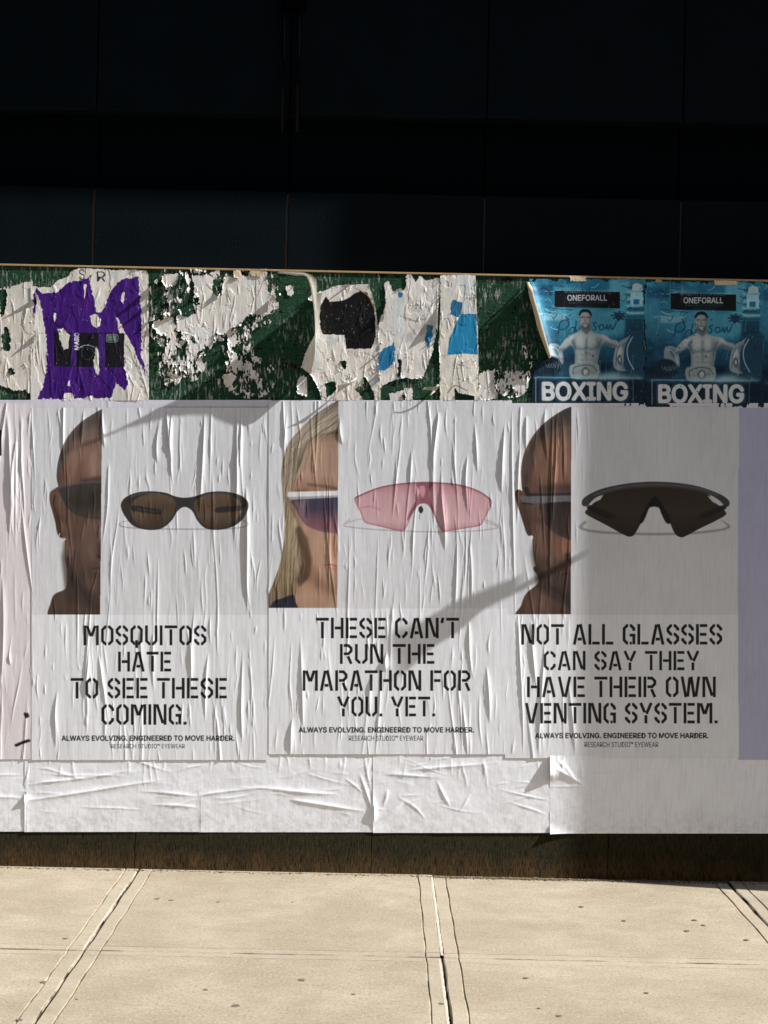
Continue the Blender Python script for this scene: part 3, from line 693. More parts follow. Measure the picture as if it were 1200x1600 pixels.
    inn = np.clip(sm_ - blur(sm_, 4.0), 0, 1); cv.paint(np.clip(inn * 1.9, 0, 1) * sm_, (150, 84, 100), .8)
    cv.fill(arc(Z6([(466,474),(560,432),(640,413),(740,403),(850,403),(950,413),(1040,441),(1100,485)]), 1.3), (110, 62, 76), .9, .35)
    cv.fill(spline(Z6([(752,404),(826,404),(812,440),(815,475),(842,560),(848,590),(832,545),(808,508),(786,499),(762,506),(735,545),(708,582),(716,548),(752,480),(765,440)]), 4), (134, 76, 92), .85, .6)
    cv.fill(spline(Z6([(768,420),(790,420),(792,450),(782,474),(768,450)]), 4), (206, 150, 160), .9, .6)
    cv.fill(arc(Z6([(490,520),(540,515),(585,532)]), 2.0), (170, 110, 124), .6, 1.0)
    cv.fill(spline(Z6([(762,520),(775,512),(784,530),(776,545),(764,540)]), 4), (40, 40, 42), .95, .3)
    cv.fill(arc(Z6([(770,545),(766,560),(768,575)]), .9), (60, 60, 62), .7, .3)
    headline(cv, "THESE CAN'T", 494, 717, 965, 997); headline(cv, 'RUN THE', 531, 679, 1006, 1037)
    headline(cv, 'MARATHON FOR', 473, 735, 1047, 1079); headline(cv, 'YOU. YET.', 527, 680, 1088, 1119)
    typeset(cv, 'ALWAYS EVOLVING. ENGINEERED TO MOVE HARDER.', 467, 740, 1136, 1144, (30, 30, 32), fat=.36)
    typeset(cv, 'RESEARCH STUDIO\u2122 EYEWEAR', 545, 661, 1149, 1157, (52, 52, 56))
    return cv

def print_three():
    cv = Canvas(789, 636, 1154, 1184, 2.0); paper_base(cv, 960, 41)
    clip = ((cv.X < 892.5 - (cv.Y - 636) * .003) & (cv.Y < 959.5)).astype(float)
    cv.fill(spline(Z7([(168,750),(172,800),(172,832),(120,878),(98,930),(90,990),(400,1000),(400,700)]), 6), [(890, (58, 42, 36)), (925, (92, 64, 54)), (960, (76, 54, 46))], soft=.5, clip=clip)
    cv.fill(spline(Z7([(108,425),(82,414),(70,430),(76,470),(96,530),(110,575),(125,615),(150,622),(155,560),(130,450)]), 6), [(765, (96, 62, 48)), (800, (76, 50, 42)), (840, (70, 48, 40))], soft=.4, clip=clip)
    head = spline(Z7([(400,20),(322,44),(270,68),(200,118),(150,175),(115,240),(98,310),(98,380),(104,430),(125,520),(145,610),(150,690),(163,756),(200,820),(260,880),(400,920)]), 6)
    hm = cv.fill(head, [(636, (72, 64, 62)), (660, (92, 74, 68)), (690, (112, 80, 66)), (740, (116, 80, 64)), (790, (84, 60, 50)), (860, (96, 68, 56)), (900, (66, 48, 42)), (960, (58, 42, 38))], soft=.4, clip=clip)
    cv.fill(Z7([(100,280),(150,175),(200,118),(320,40),(330,110),(230,150),(170,230),(130,400),(98,400)]), (58, 50, 48), .7, 3.5, clip * hm)
    cv.fill(Z7([(200,220),(300,190),(330,200),(330,380),(190,380)]), (146, 100, 80), .5, 7, clip * hm)
    cv.fill(Z7([(260,620),(330,600),(330,720),(250,720)]), (150, 98, 76), .5, 6, clip * hm)
    cv.fill(Z7([(148,640),(165,740),(215,830),(330,890),(330,960),(170,860),(140,700)]), (42, 32, 28), .6, 2.5, clip)
    cv.fill(arc(Z7([(275,795),(300,790),(330,794)]), 2.0), (40, 26, 22), .8, .7, clip)
    for P, c_, a_, b_ in (([(150,250),(185,190),(200,200),(180,330),(150,380)], (138, 98, 80), .5, 3), ([(230,230),(262,180),(272,200),(262,380),(240,390)], (170, 118, 94), .5, 3), ([(152,560),(190,580),(215,660),(200,720),(165,700)], (120, 84, 68), .55, 3),
                          ([(255,640),(300,625),(325,650),(300,720),(262,720)], (158, 104, 82), .5, 4), ([(290,700),(325,695),(325,740),(300,740)], (48, 34, 28), .7, 2), ([(130,900),(200,880),(240,960),(130,970)], (112, 78, 64), .5, 5), ([(170,395),(325,390),(325,425),(170,425)], (58, 42, 36), .6, 2.5)):
        cv.fill(Z7(P), c_, a_, b_, clip)
    cv.fill(spline(Z7([(190,480),(330,478),(330,628),(290,628),(235,600),(200,555),(185,515)]), 5), [(785, (40, 32, 30)), (838, (66, 48, 40))], 1, .6, clip)
    cv.fill(Z7([(120,460),(200,475),(215,560),(150,530),(128,490)]), (118, 84, 66), .4, 3, clip)
    cv.fill(Z7([(92,442),(150,440),(330,432),(330,466),(150,476),(96,470)]), (98, 98, 103), 1, .5, clip)
    cv.fill(Z7([(104,404),(128,402),(134,430),(330,428),(330,440),(120,444)]), (36, 34, 34), .9, .6, clip)
    cv.fill(Z7([(96,470),(150,476),(150,482),(98,478)]), (40, 36, 36), .8, .5, clip)
    cv.fill(spline(Z7([(132,622),(148,620),(149,634),(138,638)]), 4), (220, 218, 210), 1, .2)
    skin_texture(cv, clip * (cv.a.mean(-1) < 200), 51)
    cv.fill(spline(Z7([(380,555),(355,578),(370,595),(440,608),(560,615),(700,618),(850,614),(980,600),(1030,582),(1010,560),(985,550),(1006,565),(1015,580),(970,592),(850,604),(700,608),(560,605),(440,598),(385,588),(372,578),(390,562)]), 5), (142, 142, 142), .8, .7)
    cv.fill(spline(Z7([(470,432),(560,410),(690,402),(830,408),(925,432),(960,465),(1008,512),(1006,530),(960,556),(890,590),(826,624),(800,624),(780,605),(760,560),(735,520),(712,492),(672,492),(648,525),(628,570),(604,612),(585,624),(556,616),(480,574),(400,532),(383,515),(400,495),(440,455)]), 4), [(765, (50, 44, 38)), (800, (60, 50, 40)), (840, (44, 36, 30))], soft=.3)
    cv.fill(spline(Z7([(368,478),(372,458),(400,436),(460,410),(540,392),(620,382),(700,379),(790,384),(880,398),(960,424),(1010,450),(1027,472),(1020,490),(1004,488),(985,466),(940,438),(870,420),(780,408),(700,404),(610,408),(520,420),(440,446),(408,470),(392,488),(374,487)]), 5), (66, 66, 68), soft=.3)
    cv.fill(arc(Z7([(420,440),(500,412),(600,396),(700,392),(800,396),(900,412),(975,440)]), 2.4), (104, 104, 108), .8, .8)
    cv.fill(Z7([(410,468),(440,446),(464,438),(452,458),(414,476)]), (214, 214, 214), 1, .4)
    cv.fill(Z7([(928,442),(960,450),(1000,482),(990,490),(950,468)]), (206, 206, 206), 1, .4)
    cv.fill(spline(Z7([(400,484),(430,492),(500,520),(520,535),(510,546),(480,543),(430,520),(392,500)]), 4), (34, 30, 28), .95, .4)
    cv.fill(spline(Z7([(1000,484),(960,498),(905,520),(892,534),(905,542),(950,530),(1010,500)]), 4), (34, 30, 28), .95, .4)
    cv.fill(spline(Z7([(688,446),(708,452),(740,505),(762,545),(760,566),(742,560),(722,520),(710,494),(672,494),(655,530),(640,560),(625,565),(630,540),(662,480)]), 4), (22, 20, 20), .95, .4)
    headline(cv, 'NOT ALL GLASSES', 814, 1128, 975, 1007); headline(cv, 'CAN SAY THEY', 849, 1092, 1017, 1047)
    headline(cv, 'HAVE THEIR OWN', 823, 1118, 1057, 1089); headline(cv, 'VENTING SYSTEM.', 820, 1121, 1098, 1130)
    typeset(cv, 'ALWAYS EVOLVING. ENGINEERED TO MOVE HARDER.', 836, 1106, 1145, 1153, (30, 30, 32), fat=.36)
    typeset(cv, 'RESEARCH STUDIO\u2122 EYEWEAR', 913, 1028, 1159, 1167, (52, 52, 56))
    return cv

def poster(name, cv, lift, seed, label, cat='poster', group=None, dens=1.0, big=10, amp=1.0, extra=None, step=(0.8, 2.0), mask=None, **kw):
    G = grid(cv.x0, cv.y0, cv.x1, cv.y1, *step); H = wrinkled(G, seed, dens, big, amp)
    if extra: extra(H, G, random.Random(seed + 500))
    m = paper_mat('print_' + name, cv.image('print_' + name), **kw)
    o = sheet(name, G, H, lift, m, None if mask is None else mask(G)); tag(o, label, cat, group); return o

def ex1(H, G, r):
    for x, y, L, w, a, l in ((262,640,110,4,.008,-.05),(247,655,70,3,.006,.02),(371,640,210,4.5,.009,.02),(318,645,160,3.5,.008,.03),(384,760,195,5,.010,-.02),(160,640,60,3,.006,-.05),
                             (132,640,60,3,.005,.1),(376,640,95,3,.007,0),(270,640,60,2.4,.006,.05),(139,1000,95,5,.007,.06),(90,1080,90,4,.006,.05),(325,1020,110,3,.006,.05),(378,1010,150,3,.006,0)):
        crease(H, G, x, y, L, w * .85, a * .85, l, None, r, 1.9)
def ex2(H, G, r):
    for x, y, L, w, a, l in ((446,640,60,3,.005,0),(530,650,45,4,.006,-.1),(683,645,90,4,.009,.05),(690,730,130,4,.009,-.03),(788,660,110,4,.009,.03),(742,660,80,3,.006,-.02),(470,990,150,4,.007,-.02),
                             (458,1120,60,5,.009,.1),(578,1060,60,3,.006,0),(730,970,90,3,.006,-.1),(760,1040,90,4,.007,-.05),(724,1090,90,3,.007,-.05),(735,850,110,3,.006,0),(642,700,60,3,.005,0),(604,1018,30,5,.012,.1),(514,740,200,2,.004,0)):
        crease(H, G, x, y, L, w * .85, a * .85, l, None, r, 1.9)
def ex3(H, G, r):
    for x, y, L, w, a, l in ((800,640,330,2.5,.005,-.01),(812,700,120,3,.006,.04),(822,650,60,4,.006,0),(852,640,80,4,.006,0),(868,640,190,3,.006,.02),(878,640,110,3,.005,-.03),(811,960,220,3,.006,-.02),
                             (830,970,110,4,.007,-.06),(850,1000,180,4,.007,.05),(862,640,320,3,.005,.01),(886,1060,120,5,.008,-.1),(902,640,60,2,.004,0),(1037,640,330,1.2,.0016,0),(955,700,400,1,.0012,0),(1110,700,300,1,.001,0)):
        crease(H, G, x, y, L, w * .85, a * .85, l, None, r, 1.9)
def calm(H, G):      # the sheet lies flatter toward its right side
    X = G[0]; k = np.clip((X - 880) / 40, 0, 1); H *= 1 - .72 * sm(k)
poster('eyewear_poster', print_one(), .0060, 101, 'white poster with a bald man in dark glasses headed MOSQUITOS HATE', group='eyewear posters in a row', extra=ex1, big=5)
poster('eyewear_poster', print_two(), .0075, 202, 'white poster with a blonde woman and a pink visor headed THESE CAN\'T RUN', group='eyewear posters in a row', extra=ex2, big=6)
def ex3b(H, G, r): ex3(H, G, r); calm(H, G)
poster('eyewear_poster', print_three(), .0066, 303, 'partly shaded white poster with black visor glasses headed NOT ALL GLASSES', group='eyewear posters in a row', extra=ex3b, big=4, dens=.8)

# pinkish poster cut by the left border, lavender one on the right
cv = Canvas(-320, 630, 52, 1186, 1.0, (222, 217, 222))
cv.a += ((fbm(cv.X, cv.Y, 60, 160, 3, 61) - .5) * 12)[..., None]
cv.fill([(-40, 672), (3, 672), (3, 712), (-40, 712)], (24, 22, 24)); cv.fill(arc([(24, 1165), (36, 1160), (47, 1156)], 4), (26, 24, 26), jag=.4)
cv.fill([(-320, 640), (-60, 640), (-60, 960), (-320, 960)], (206, 196, 206), .7); cv.fill([(38, 1112), (45, 1114), (46, 1120), (40, 1122)], (40, 34, 36), jag=.6)
poster('pale_pink_poster', cv, .0048, 404, 'creased pale pink poster at the left border, black marks near its right edge', extra=lambda H, G, r: [crease(H, G, x, y, L, w, a, l, None, r, 1.6) for x, y, L, w, a, l in ((10,640,200,4,.006,-.06),(24,690,120,3,.005,.05),(4,900,180,4,.006,0),(33,640,120,3,.004,0))])
cv = Canvas(1153, 638, 1540, 1187, 1.0, (182, 184, 212)); cv.a += ((fbm(cv.X, cv.Y, 80, 160, 3, 62) - .5) * 14)[..., None]
poster('lavender_poster', cv, .0050, 505, 'plain lavender poster at the right border of the row', dens=.15, big=0, amp=.35)
# backing sheets whose edges show between the posters
cv = Canvas(-330, 625, 424, 700, 1.0, (214, 214, 226)); poster('backing_sheet', cv, .0022, 606, 'strip of lilac backing paper along the top of the left poster', 'paper sheet', dens=.4, big=0, amp=.5)
cv = Canvas(420, 625.5, 800, 700, 1.0, (228, 228, 230)); poster('backing_sheet', cv, .0026, 607, 'white backing paper showing above the middle poster', 'paper sheet', dens=.5, big=0, amp=.6)
cv = Canvas(784, 630, 1560, 700, 1.0, (220, 220, 226)); poster('backing_sheet', cv, .0030, 608, 'pale backing paper edging the top of the right poster', 'paper sheet', dens=.3, big=0, amp=.4)

# ------------------------------------------------------------------ blank white sheets along the foot
def blank(name, x0, x1, y0, y1, lift, seed, label, folds, flap=None, dens=.25, calmr=False):
    G = grid(x0, y0, x1, y1, 1.25, 1.25); rr = random.Random(seed); X, Y = G
    H = fbm(X, Y, 70, 40, 3, seed) * .0045 + fbm(X, Y, 8, 8, 3, seed + 3) * .0011 + fbm(X, Y, 3.2, 3.2, 2, seed + 6) * .0003
    for k in range(int((x1 - x0) * .08)):
        crease(H, G, rr.uniform(x0 - 20, x1 - 20), rr.uniform(y0 + 8, y1 - 30), rr.uniform(20, 90), rr.uniform(.9, 1.8), rr.uniform(.0006, .0018), rr.gauss(0, .05), rr.gauss(0, 12), rr)
    for k in range(int((x1 - x0) * .045)):
        crease(H, G, rr.uniform(x0, x1), y0 + rr.uniform(-10, 20), rr.uniform(14, 50), rr.uniform(1, 2), rr.uniform(.001, .002), rr.gauss(0, .1), None, rr)
    for f in folds: crease(H, G, f[0], f[1], f[2], f[3] * .8, f[4] * .62, f[5] if len(f) > 5 else 0, f[6] if len(f) > 6 else 0, rr)
    if calmr: H *= 1 - .6 * sm(np.clip((X - 900) / 60, 0, 1))
    H += .0004 * np.exp(-(X - x0) / 1.5)
    if flap: H += flap(X, Y)
    o = sheet(name, G, H, lift, M_WHITE); tag(o, label, 'paper sheet', 'blank white sheets pasted along the foot of the hoarding'); return o
# fold = x, y, length, width, height, lean, angle
blank('blank_sheet', -300, 42, 1172, 1299, .0022, 1, 'blank white sheet cut by the left border with two level folds', [(-80,1208,118,2.4,.004,0,2),(-60,1240,98,3,.005,0,4),(-200,1260,150,3,.004,0,-6)],
      lambda X, Y: .004 * np.exp(-(42 - X) / 4.0) * (Y > 1235))
blank('blank_sheet', 39, 314, 1177, 1299.5, .0030, 2, 'blank white sheet with long upswept folds, second from the left',
      [(44,1228,165,3,.0055,0,-9),(44,1249,215,4,.0085,0,-8),(60,1207,145,2,.0035,0,3),(210,1236,100,3,.006,0,4),(235,1255,78,3,.006,0,6),(120,1260,80,2,.003,0,2),(60,1200,80,2,.003,0,12)],
      lambda X, Y: .003 * np.exp(-(X - 39) / 5.0) * np.clip((Y - 1240) / 10, 0, 1) + .010 * np.exp(-(X - 39) / 6 - ((Y - 1249) / 6) ** 2) + .002 * np.exp(-(314 - X) / 3.0) * (Y > 1240))
blank('blank_sheet', 311, 585, 1172, 1300, .0026, 3, 'blank white sheet with an arched fold running to its crumpled right corner',
      [(313,1244,110,3.2,.006,0,-8),(395,1232,135,4,.008,0,3),(452,1250,120,4.5,.010,0,8),(560,1206,65,3,.007,0,70),(330,1247,60,2,.003,0,-3),(480,1210,60,2,.003,0,12),(570,1180,60,2,.004,0,80),(540,1216,40,2,.004,0,40)],
      lambda X, Y: .014 * np.exp(-(585 - X) / 5 - ((Y - 1268) / 16) ** 2))
blank('blank_sheet', 583, 862, 1176, 1301, .0034, 4, 'blank white sheet with crossing creases in front of the paved joint',
      [(586,1290,60,4,.008,0,-42),(598,1262,30,3,.006,0,-75),(640,1204,140,3.2,.006,0,-6),(600,1210,90,3,.006,0,2),(680,1216,50,3,.006,0,62),(717,1270,36,2,.004,0,-60),(770,1230,90,2,.0045,0,12),(790,1250,70,2,.004,0,20),(800,1218,60,2,.0035,0,10),(620,1240,60,3,.005,0,40)],
      lambda X, Y: .010 * np.exp(-(X - 583) / 5 - ((Y - 1268) / 22) ** 2))
blank('blank_sheet', 859, 1204, 1180, 1302, .0046, 5, 'shaded blank white sheet whose left corner stands up in a sharp fold',
      [(862,1196,70,4,.008,0,32),(870,1186,50,3,.006,0,48),(900,1212,150,2.5,.005,0,-4),(1010,1214,60,2,.004,0,-18),(960,1252,150,2,.004,0,0),(1140,1225,60,2,.004,0,-5),(1146,1238,56,2,.004,0,-5)],
      lambda X, Y: .026 * np.exp(-(X - 859) / 14) * np.exp(-((Y - 1206) / (11 + 9 * (Y < 1206))) ** 2) + .016 * np.exp(-(X - 859) / 16) * np.clip((Y - 1284) / 18, 0, 1) ** 2, calmr=True)
blank('blank_sheet', 1202, 1560, 1180, 1302, .0040, 6, 'shaded blank white sheet cut by the right border', [(1210,1220,150,2,.003,0,3)], dens=.1)

# ------------------------------------------------------------------ torn papers on the green strip
TS = 0.75
def torn(name, box_, polys, cv, lift, seed, label, holes=(), rag=5.0, specks=0.0, curl=.004, mat=None, cat='torn poster', group=None, clumps=()):
    x0, y0, x1, y1 = box_
    c2 = Canvas(x0, y0, x1, y1, 1 / TS); M = np.zeros((c2.h, c2.w))
    for p in polys: M = np.maximum(M, c2.mask(p))
    for p in holes: M = M * (1 - c2.mask(p))
    X, Y = c2.X, c2.Y; G = (X, Y)
    n = fbm(X, Y, 11, 15, 4, seed); n2 = fbm(X, Y, 3.4, 5, 3, seed + 8)
    n3 = fbm(X, Y, 1.6, 3.0, 2, seed + 15)
    F = blur(M, rag * .45 / TS) - .5 + (n - .5) * .5 + (n2 - .5) * .5 + (n3 - .5) * .75
    if specks: F = np.maximum(F, np.where(blur(M, 16 / TS) > .10, fbm(X, Y, 6, 10, 5, seed + 40) * .72 + fbm(X, Y, 1.7, 4, 3, seed + 44) * .28 - (1 - specks), -1))
    for (cx, cy, rx, ry, th) in clumps:
        e = 1 - ((X - cx) / rx) ** 2 - ((Y - cy) / ry) ** 2
        F = np.maximum(F, np.minimum(fbm(X, Y, 9, 14, 4, seed + 60) * .55 + fbm(X, Y, 1.6, 4.5, 3, seed + 64) * .45 - th, e * .3))
    mk = (F > 0).astype(float)
    e = np.exp(-np.clip(F, 0, 1) / .08)
    H = fbm(X, Y, 16, 45, 3, seed + 1) * .0022 + fbm(X, Y, 4, 12, 3, seed + 2) * .0005 + curl * e * np.clip(fbm(X, Y, 16, 16, 2, seed + 70) - .52, 0, 1) * 5
    for q in range(2):        # layers of older paper with torn edges of their own
        H = H + (.0010 - .0002 * q) * (fbm(X + 40 * q, Y, 26 - 5 * q, 44 - 8 * q, 4, seed + 90 + q) > .53)
    rr = random.Random(seed)
    for k in range(int((x1 - x0) * (y1 - y0) / 500)):
        crease(H, G, rr.uniform(x0, x1), rr.uniform(y0, y1), rr.uniform(10, 60), rr.uniform(.7, 1.6), rr.uniform(.0006, .0026), rr.gauss(0, .2), None, rr)
    if cv is None and mat is M_SCRAP: cv = Canvas(x0, y0, x1, y1, 1.5, (224, 221, 214)); mat = None
    if cv is not None: cv.layers(seed)
    m = mat or paper_mat('print_' + name, cv.image('print_' + name), rough=.5, grain=.7, dirt=.4)
    # separate pieces: each sizeable shred is a part, the flecks are one part
    cell = (mk[1:, :-1] + mk[1:, 1:] + mk[:-1, 1:] + mk[:-1, :-1]) / 4 > .5
    lab = np.zeros(cell.shape, int); sizes = [0]
    for sy_, sx_ in zip(*np.nonzero(cell)):
        if lab[sy_, sx_]: continue
        q = len(sizes); lab[sy_, sx_] = q; st = [(sy_, sx_)]; n_ = 0
        while st:
            y_, x_ = st.pop(); n_ += 1
            for v_, u_ in ((y_ + 1, x_), (y_ - 1, x_), (y_, x_ + 1), (y_, x_ - 1), (y_ + 1, x_ + 1), (y_ - 1, x_ - 1), (y_ + 1, x_ - 1), (y_ - 1, x_ + 1)):
                if 0 <= v_ < cell.shape[0] and 0 <= u_ < cell.shape[1] and cell[v_, u_] and not lab[v_, u_]: lab[v_, u_] = q; st.append((v_, u_))
        sizes.append(n_)
    order = sorted(range(1, len(sizes)), key=lambda q: -sizes[q]); big = [q for q in order if sizes[q] * TS * TS > 60][:40]
    small = [q for q in order if q not in big]
    if len(big) <= 1:
        o = sheet(name, G, H, lift, m, None, None, None, np.isin(lab, big or order[:1])); tag(o, label, cat, group); top = o
        if small and sum(sizes[q] for q in small) > 20: tag(sheet('paper_flecks', G, H, lift, m, None, None, o, np.isin(lab, small)), kind='stuff')
        return o
    px_, pz_ = W((x0 + x1) / 2, (y0 + y1) / 2); o = empty(name, (px_, 0, pz_)); tag(o, label, cat, group)
    for q in big: sheet('paper_shred', G, H, lift, m, None, None, o, lab == q)
    if small: tag(sheet('paper_flecks', G, H, lift, m, None, None, o, np.isin(lab, small)), kind='stuff')
    return o
def A(P, s=2.667, ox=0, oy=400): return [(ox + x / s, oy + y / s) for x, y in P]
def B(P): return A(P, 2.609, 400, 400)
def C3(P): return A(P, 2.857, 780, 410)

# 1 scraps at the left border
cv = Canvas(-110, 436, 52, 626, 1.5, (216, 210, 200)); cv.a += ((fbm(cv.X, cv.Y, 20, 30, 3, 5) - .5) * 30)[..., None]
torn('torn_poster', (-110, 436, 52, 626), [A([(-280,160),(40,130),(120,105),(150,100),(150,600),(110,560),(60,560),(0,540),(-280,560)])], cv, .0022, 71, 'ragged white paper remains at the left end of the green strip',
     holes=[A([(22,290),(45,320),(42,400),(15,400),(8,340)]), A([(0,140),(25,140),(28,200),(10,260),(0,250)]), A([(40,460),(66,470),(60,500),(36,490)])], specks=.30)
# 2 purple camera poster
cv = Canvas(48, 414, 233, 626, 2.4, (222, 218, 210)); cv.a += ((fbm(cv.X, cv.Y, 20, 30, 3, 6) - .5) * 22)[..., None]
pur = A([(150,135),(180,160),(232,150),(290,112),(375,92),(384,140),(400,232),(420,238),(440,212),(455,160),(490,110),(520,95),(575,88),(585,180),(590,260),(590,430),(606,450),(606,497),(560,390),(515,300),(484,252),(500,330),(520,460),(535,530),(520,560),(482,525),(462,592),(155,597),(186,520),(196,450),(192,330),(176,230),(160,170),(140,260),(138,160)])
pm = cv.fill(pur, (64, 22, 118), jag=.9); cv.a += ((vnoise(cv.X / 5, cv.Y / 30, 9) - .5) * 26 * pm)[..., None]
cv.fill(A([(225,318),(520,322),(515,464),(225,460)]), (20, 18, 26), jag=.4)
cv.fill(A([(298,322),(330,322),(328,372),(318,385),(318,458),(296,458)]), (64, 30, 118)); cv.fill(A([(412,324),(438,324),(438,460),(418,460),(412,420)]), (64, 30, 118))
cv.fill(spline(A([(360,372),(395,385),(405,410),(390,435),(358,442),(328,430),(320,405),(332,380)]), 6), (12, 12, 16)); cv.fill(arc(A([(330,385),(345,375),(370,372),(392,380)]), 1.6), (130, 170, 180)); cv.fill(arc(spline(A([(360,380),(384,392),(388,410),(376,428),(356,430),(340,410),(345,390)]), 4), 1.0), (60, 66, 80))
cv.fill(A([(448,330),(486,330),(486,354),(448,354)]), (96, 120, 116)); cv.fill(arc(A([(446,328),(488,328),(488,356),(446,356),(446,328)]), 1), (150, 150, 150))
typeset(cv, 'MARC', 107, 133, 530, 537, (228, 226, 230), fat=.5, rot=-math.pi / 2)
typeset(cv, 'S', 123.5, 132.5, 420.5, 437, (52, 48, 52), -.004); typeset(cv, 'R', 151.5, 165, 424, 440, (52, 48, 52), -.004); typeset(cv, '\u2022', 140, 143.5, 430, 433, (60, 56, 60))
for P in ([(375,250),(400,240),(420,258),(418,290),(400,302),(382,285)], [(240,305),(262,302),(292,330),(285,388),(265,392),(250,350)], [(398,380),(412,392),(414,490),(406,500),(390,460)], [(226,236),(236,240),(230,275),(222,262)],
          [(510,150),(520,150),(515,200),(505,190)], [(284,520),(294,518),(292,545),(282,540)], [(350,120),(362,118),(352,180)], [(268,574),(300,568),(312,597),(262,597)], [(360,585),(388,582),(390,598),(360,598)]):
    cv.fill(A(P), (222, 218, 208), jag=.6)
for k in range(90):
    r_ = random.Random(k); x = r_.uniform(60, 228); y = r_.uniform(450, 620); w = r_.uniform(.5, 1.6); cv.fill([(x, y), (x + w, y + w * .4), (x + w * .6, y + w * 1.6)], (214, 208, 204), .9)
torn('camera_poster', (48, 414, 233, 626), [A([(120,170),(110,120),(160,130),(215,128),(240,100),(280,88),(300,62),(330,50),(400,54),(500,58),(580,60),(612,66),(620,90),(622,640),(120,640)])], cv, .0030, 72,
     'torn purple poster with a black camera and white letters S R above', rag=2.5, curl=.006)
# 3 white shreds on the second board
cv = None
torn('torn_paper', (234, 420, 436, 626), [A([(672,75),(745,80),(735,120),(700,135),(672,110)]), A([(800,85),(860,78),(885,90),(890,160),(920,170),(935,90),(1000,80),(1115,95),(1118,150),(1150,165),(1150,215),(1110,240),(1040,245),(990,290),(930,330),(860,325),(850,340),(740,312),(735,250),(800,255),(830,200),(820,140)]),
     A([(640,275),(720,260),(730,310),(680,325),(640,300)]), A([(845,320),(858,330),(850,380),(830,400),(780,380),(800,370),(838,350)]), A([(690,190),(715,165),(728,175),(715,200)]), A([(925,500),(975,485),(970,540),(940,550)])],
     None, .0024, 73, 'white paper shreds curling off the second green board', specks=.42, mat=M_SCRAP, cat='torn paper', clumps=((268,560,22,46,.50),(300,556,24,40,.49),(316,525,20,26,.47),(372,545,26,40,.53),(392,590,40,34,.55),(250,520,14,20,.5)), curl=.012)
# 4 scraps left of the black poster
torn('torn_paper', (400, 424, 480, 624), [B([(0,62),(45,60),(48,150),(80,165),(78,215),(30,250),(0,240)]), B([(120,120),(150,120),(150,170),(125,165)]), B([(168,500),(205,490),(225,545),(215,580),(165,560)])],
     None, .0026, 74, 'small white scraps left of the black torn poster', specks=.28, mat=M_SCRAP, cat='torn paper', curl=.012)
# 5 black poster in a white torn frame
cv = Canvas(470, 444, 602, 626, 2.0, (218, 214, 208)); cv.a += ((fbm(cv.X, cv.Y, 14, 24, 3, 16) - .5) * 34)[..., None]
cv.fill(B([(258,250),(262,205),(285,165),(300,190),(360,180),(425,140),(455,150),(478,200),(486,260),(488,330),(470,378),(370,378),(362,322),(268,318)]), (9, 8, 8), jag=.5)
cv.fill(B([(232,300),(262,320),(258,470),(236,480)]), (196, 206, 208), .7, 1.2); cv.fill(arc(B([(425,140),(460,165),(480,210)]), 1.6), (176, 140, 84))
cv.fill(B([(268,325),(330,325),(330,350),(290,380)]), (170, 190, 192), .5, 1)
for k in range(46):
    r_ = random.Random(k + 900); x = r_.uniform(503, 575); y = r_.uniform(470, 520); w = r_.uniform(.4, 1.5); cv.fill([(x, y), (x + w, y + w * .4), (x + w * .3, y + w * 3.2)], (150, 146, 142), .9)
torn('black_poster', (470, 444, 602, 626), [B([(210,175),(240,150),(290,140),(310,125),(360,118),(460,114),(466,135),(480,170),(490,220),(500,300),(505,370),(500,420),(510,590),(440,600),(270,600),(262,560),(230,490),(182,455),(200,400),(235,330),(255,250),(250,200)])], cv, .0034, 75,
     'black poster scrap framed by crumpled white paper', holes=[B([(345,430),(368,430),(366,470),(352,450)]), B([(284,520),(320,510),(330,545),(290,580)]), B([(400,545),(440,520),(440,490),(452,500),(470,540),(485,560),(480,600),(440,590),(420,560)])], rag=2.4, curl=.016)
# 6 white and blue shreds
cv = Canvas(596, 426, 690, 626, 2.0, (220, 217, 211)); cv.a += ((fbm(cv.X, cv.Y, 14, 24, 3, 26) - .5) * 30)[..., None]
for P in ([(505,400),(575,350),(578,430),(540,465),(505,470)], [(590,145),(605,150),(604,170),(592,168)], [(700,280),(725,285),(722,330),(705,375),(695,340)]): cv.fill(B(P), (34, 112, 158), jag=.8)
cv.fill(B([(560,170),(610,180),(610,300),(570,340)]), (196, 206, 208), .7, 1); cv.fill(B([(600,330),(700,270),(715,300),(610,360)]), (150, 152, 158), .5, 2)
torn('torn_paper', (590, 426, 690, 626), [B([(500,270),(530,200),(522,110),(540,100),(560,150),(585,130),(610,140),(612,80),(630,70),(650,110),(670,80),(690,100),(720,95),(752,90),(752,140),(745,200),(738,290),(725,370),(705,430),(680,500),(600,500),(540,515),(500,540),(498,420)]),
     B([(548,560),(600,545),(600,590),(545,590)]), B([(640,540),(605,535),(610,600),(640,600)])], cv, .0030, 76, 'crumpled white and blue paper between black scrap and pale sheet', holes=[B([(580,420),(592,425),(590,500),(578,495)])], rag=3, curl=.014, cat='torn paper', specks=.25)
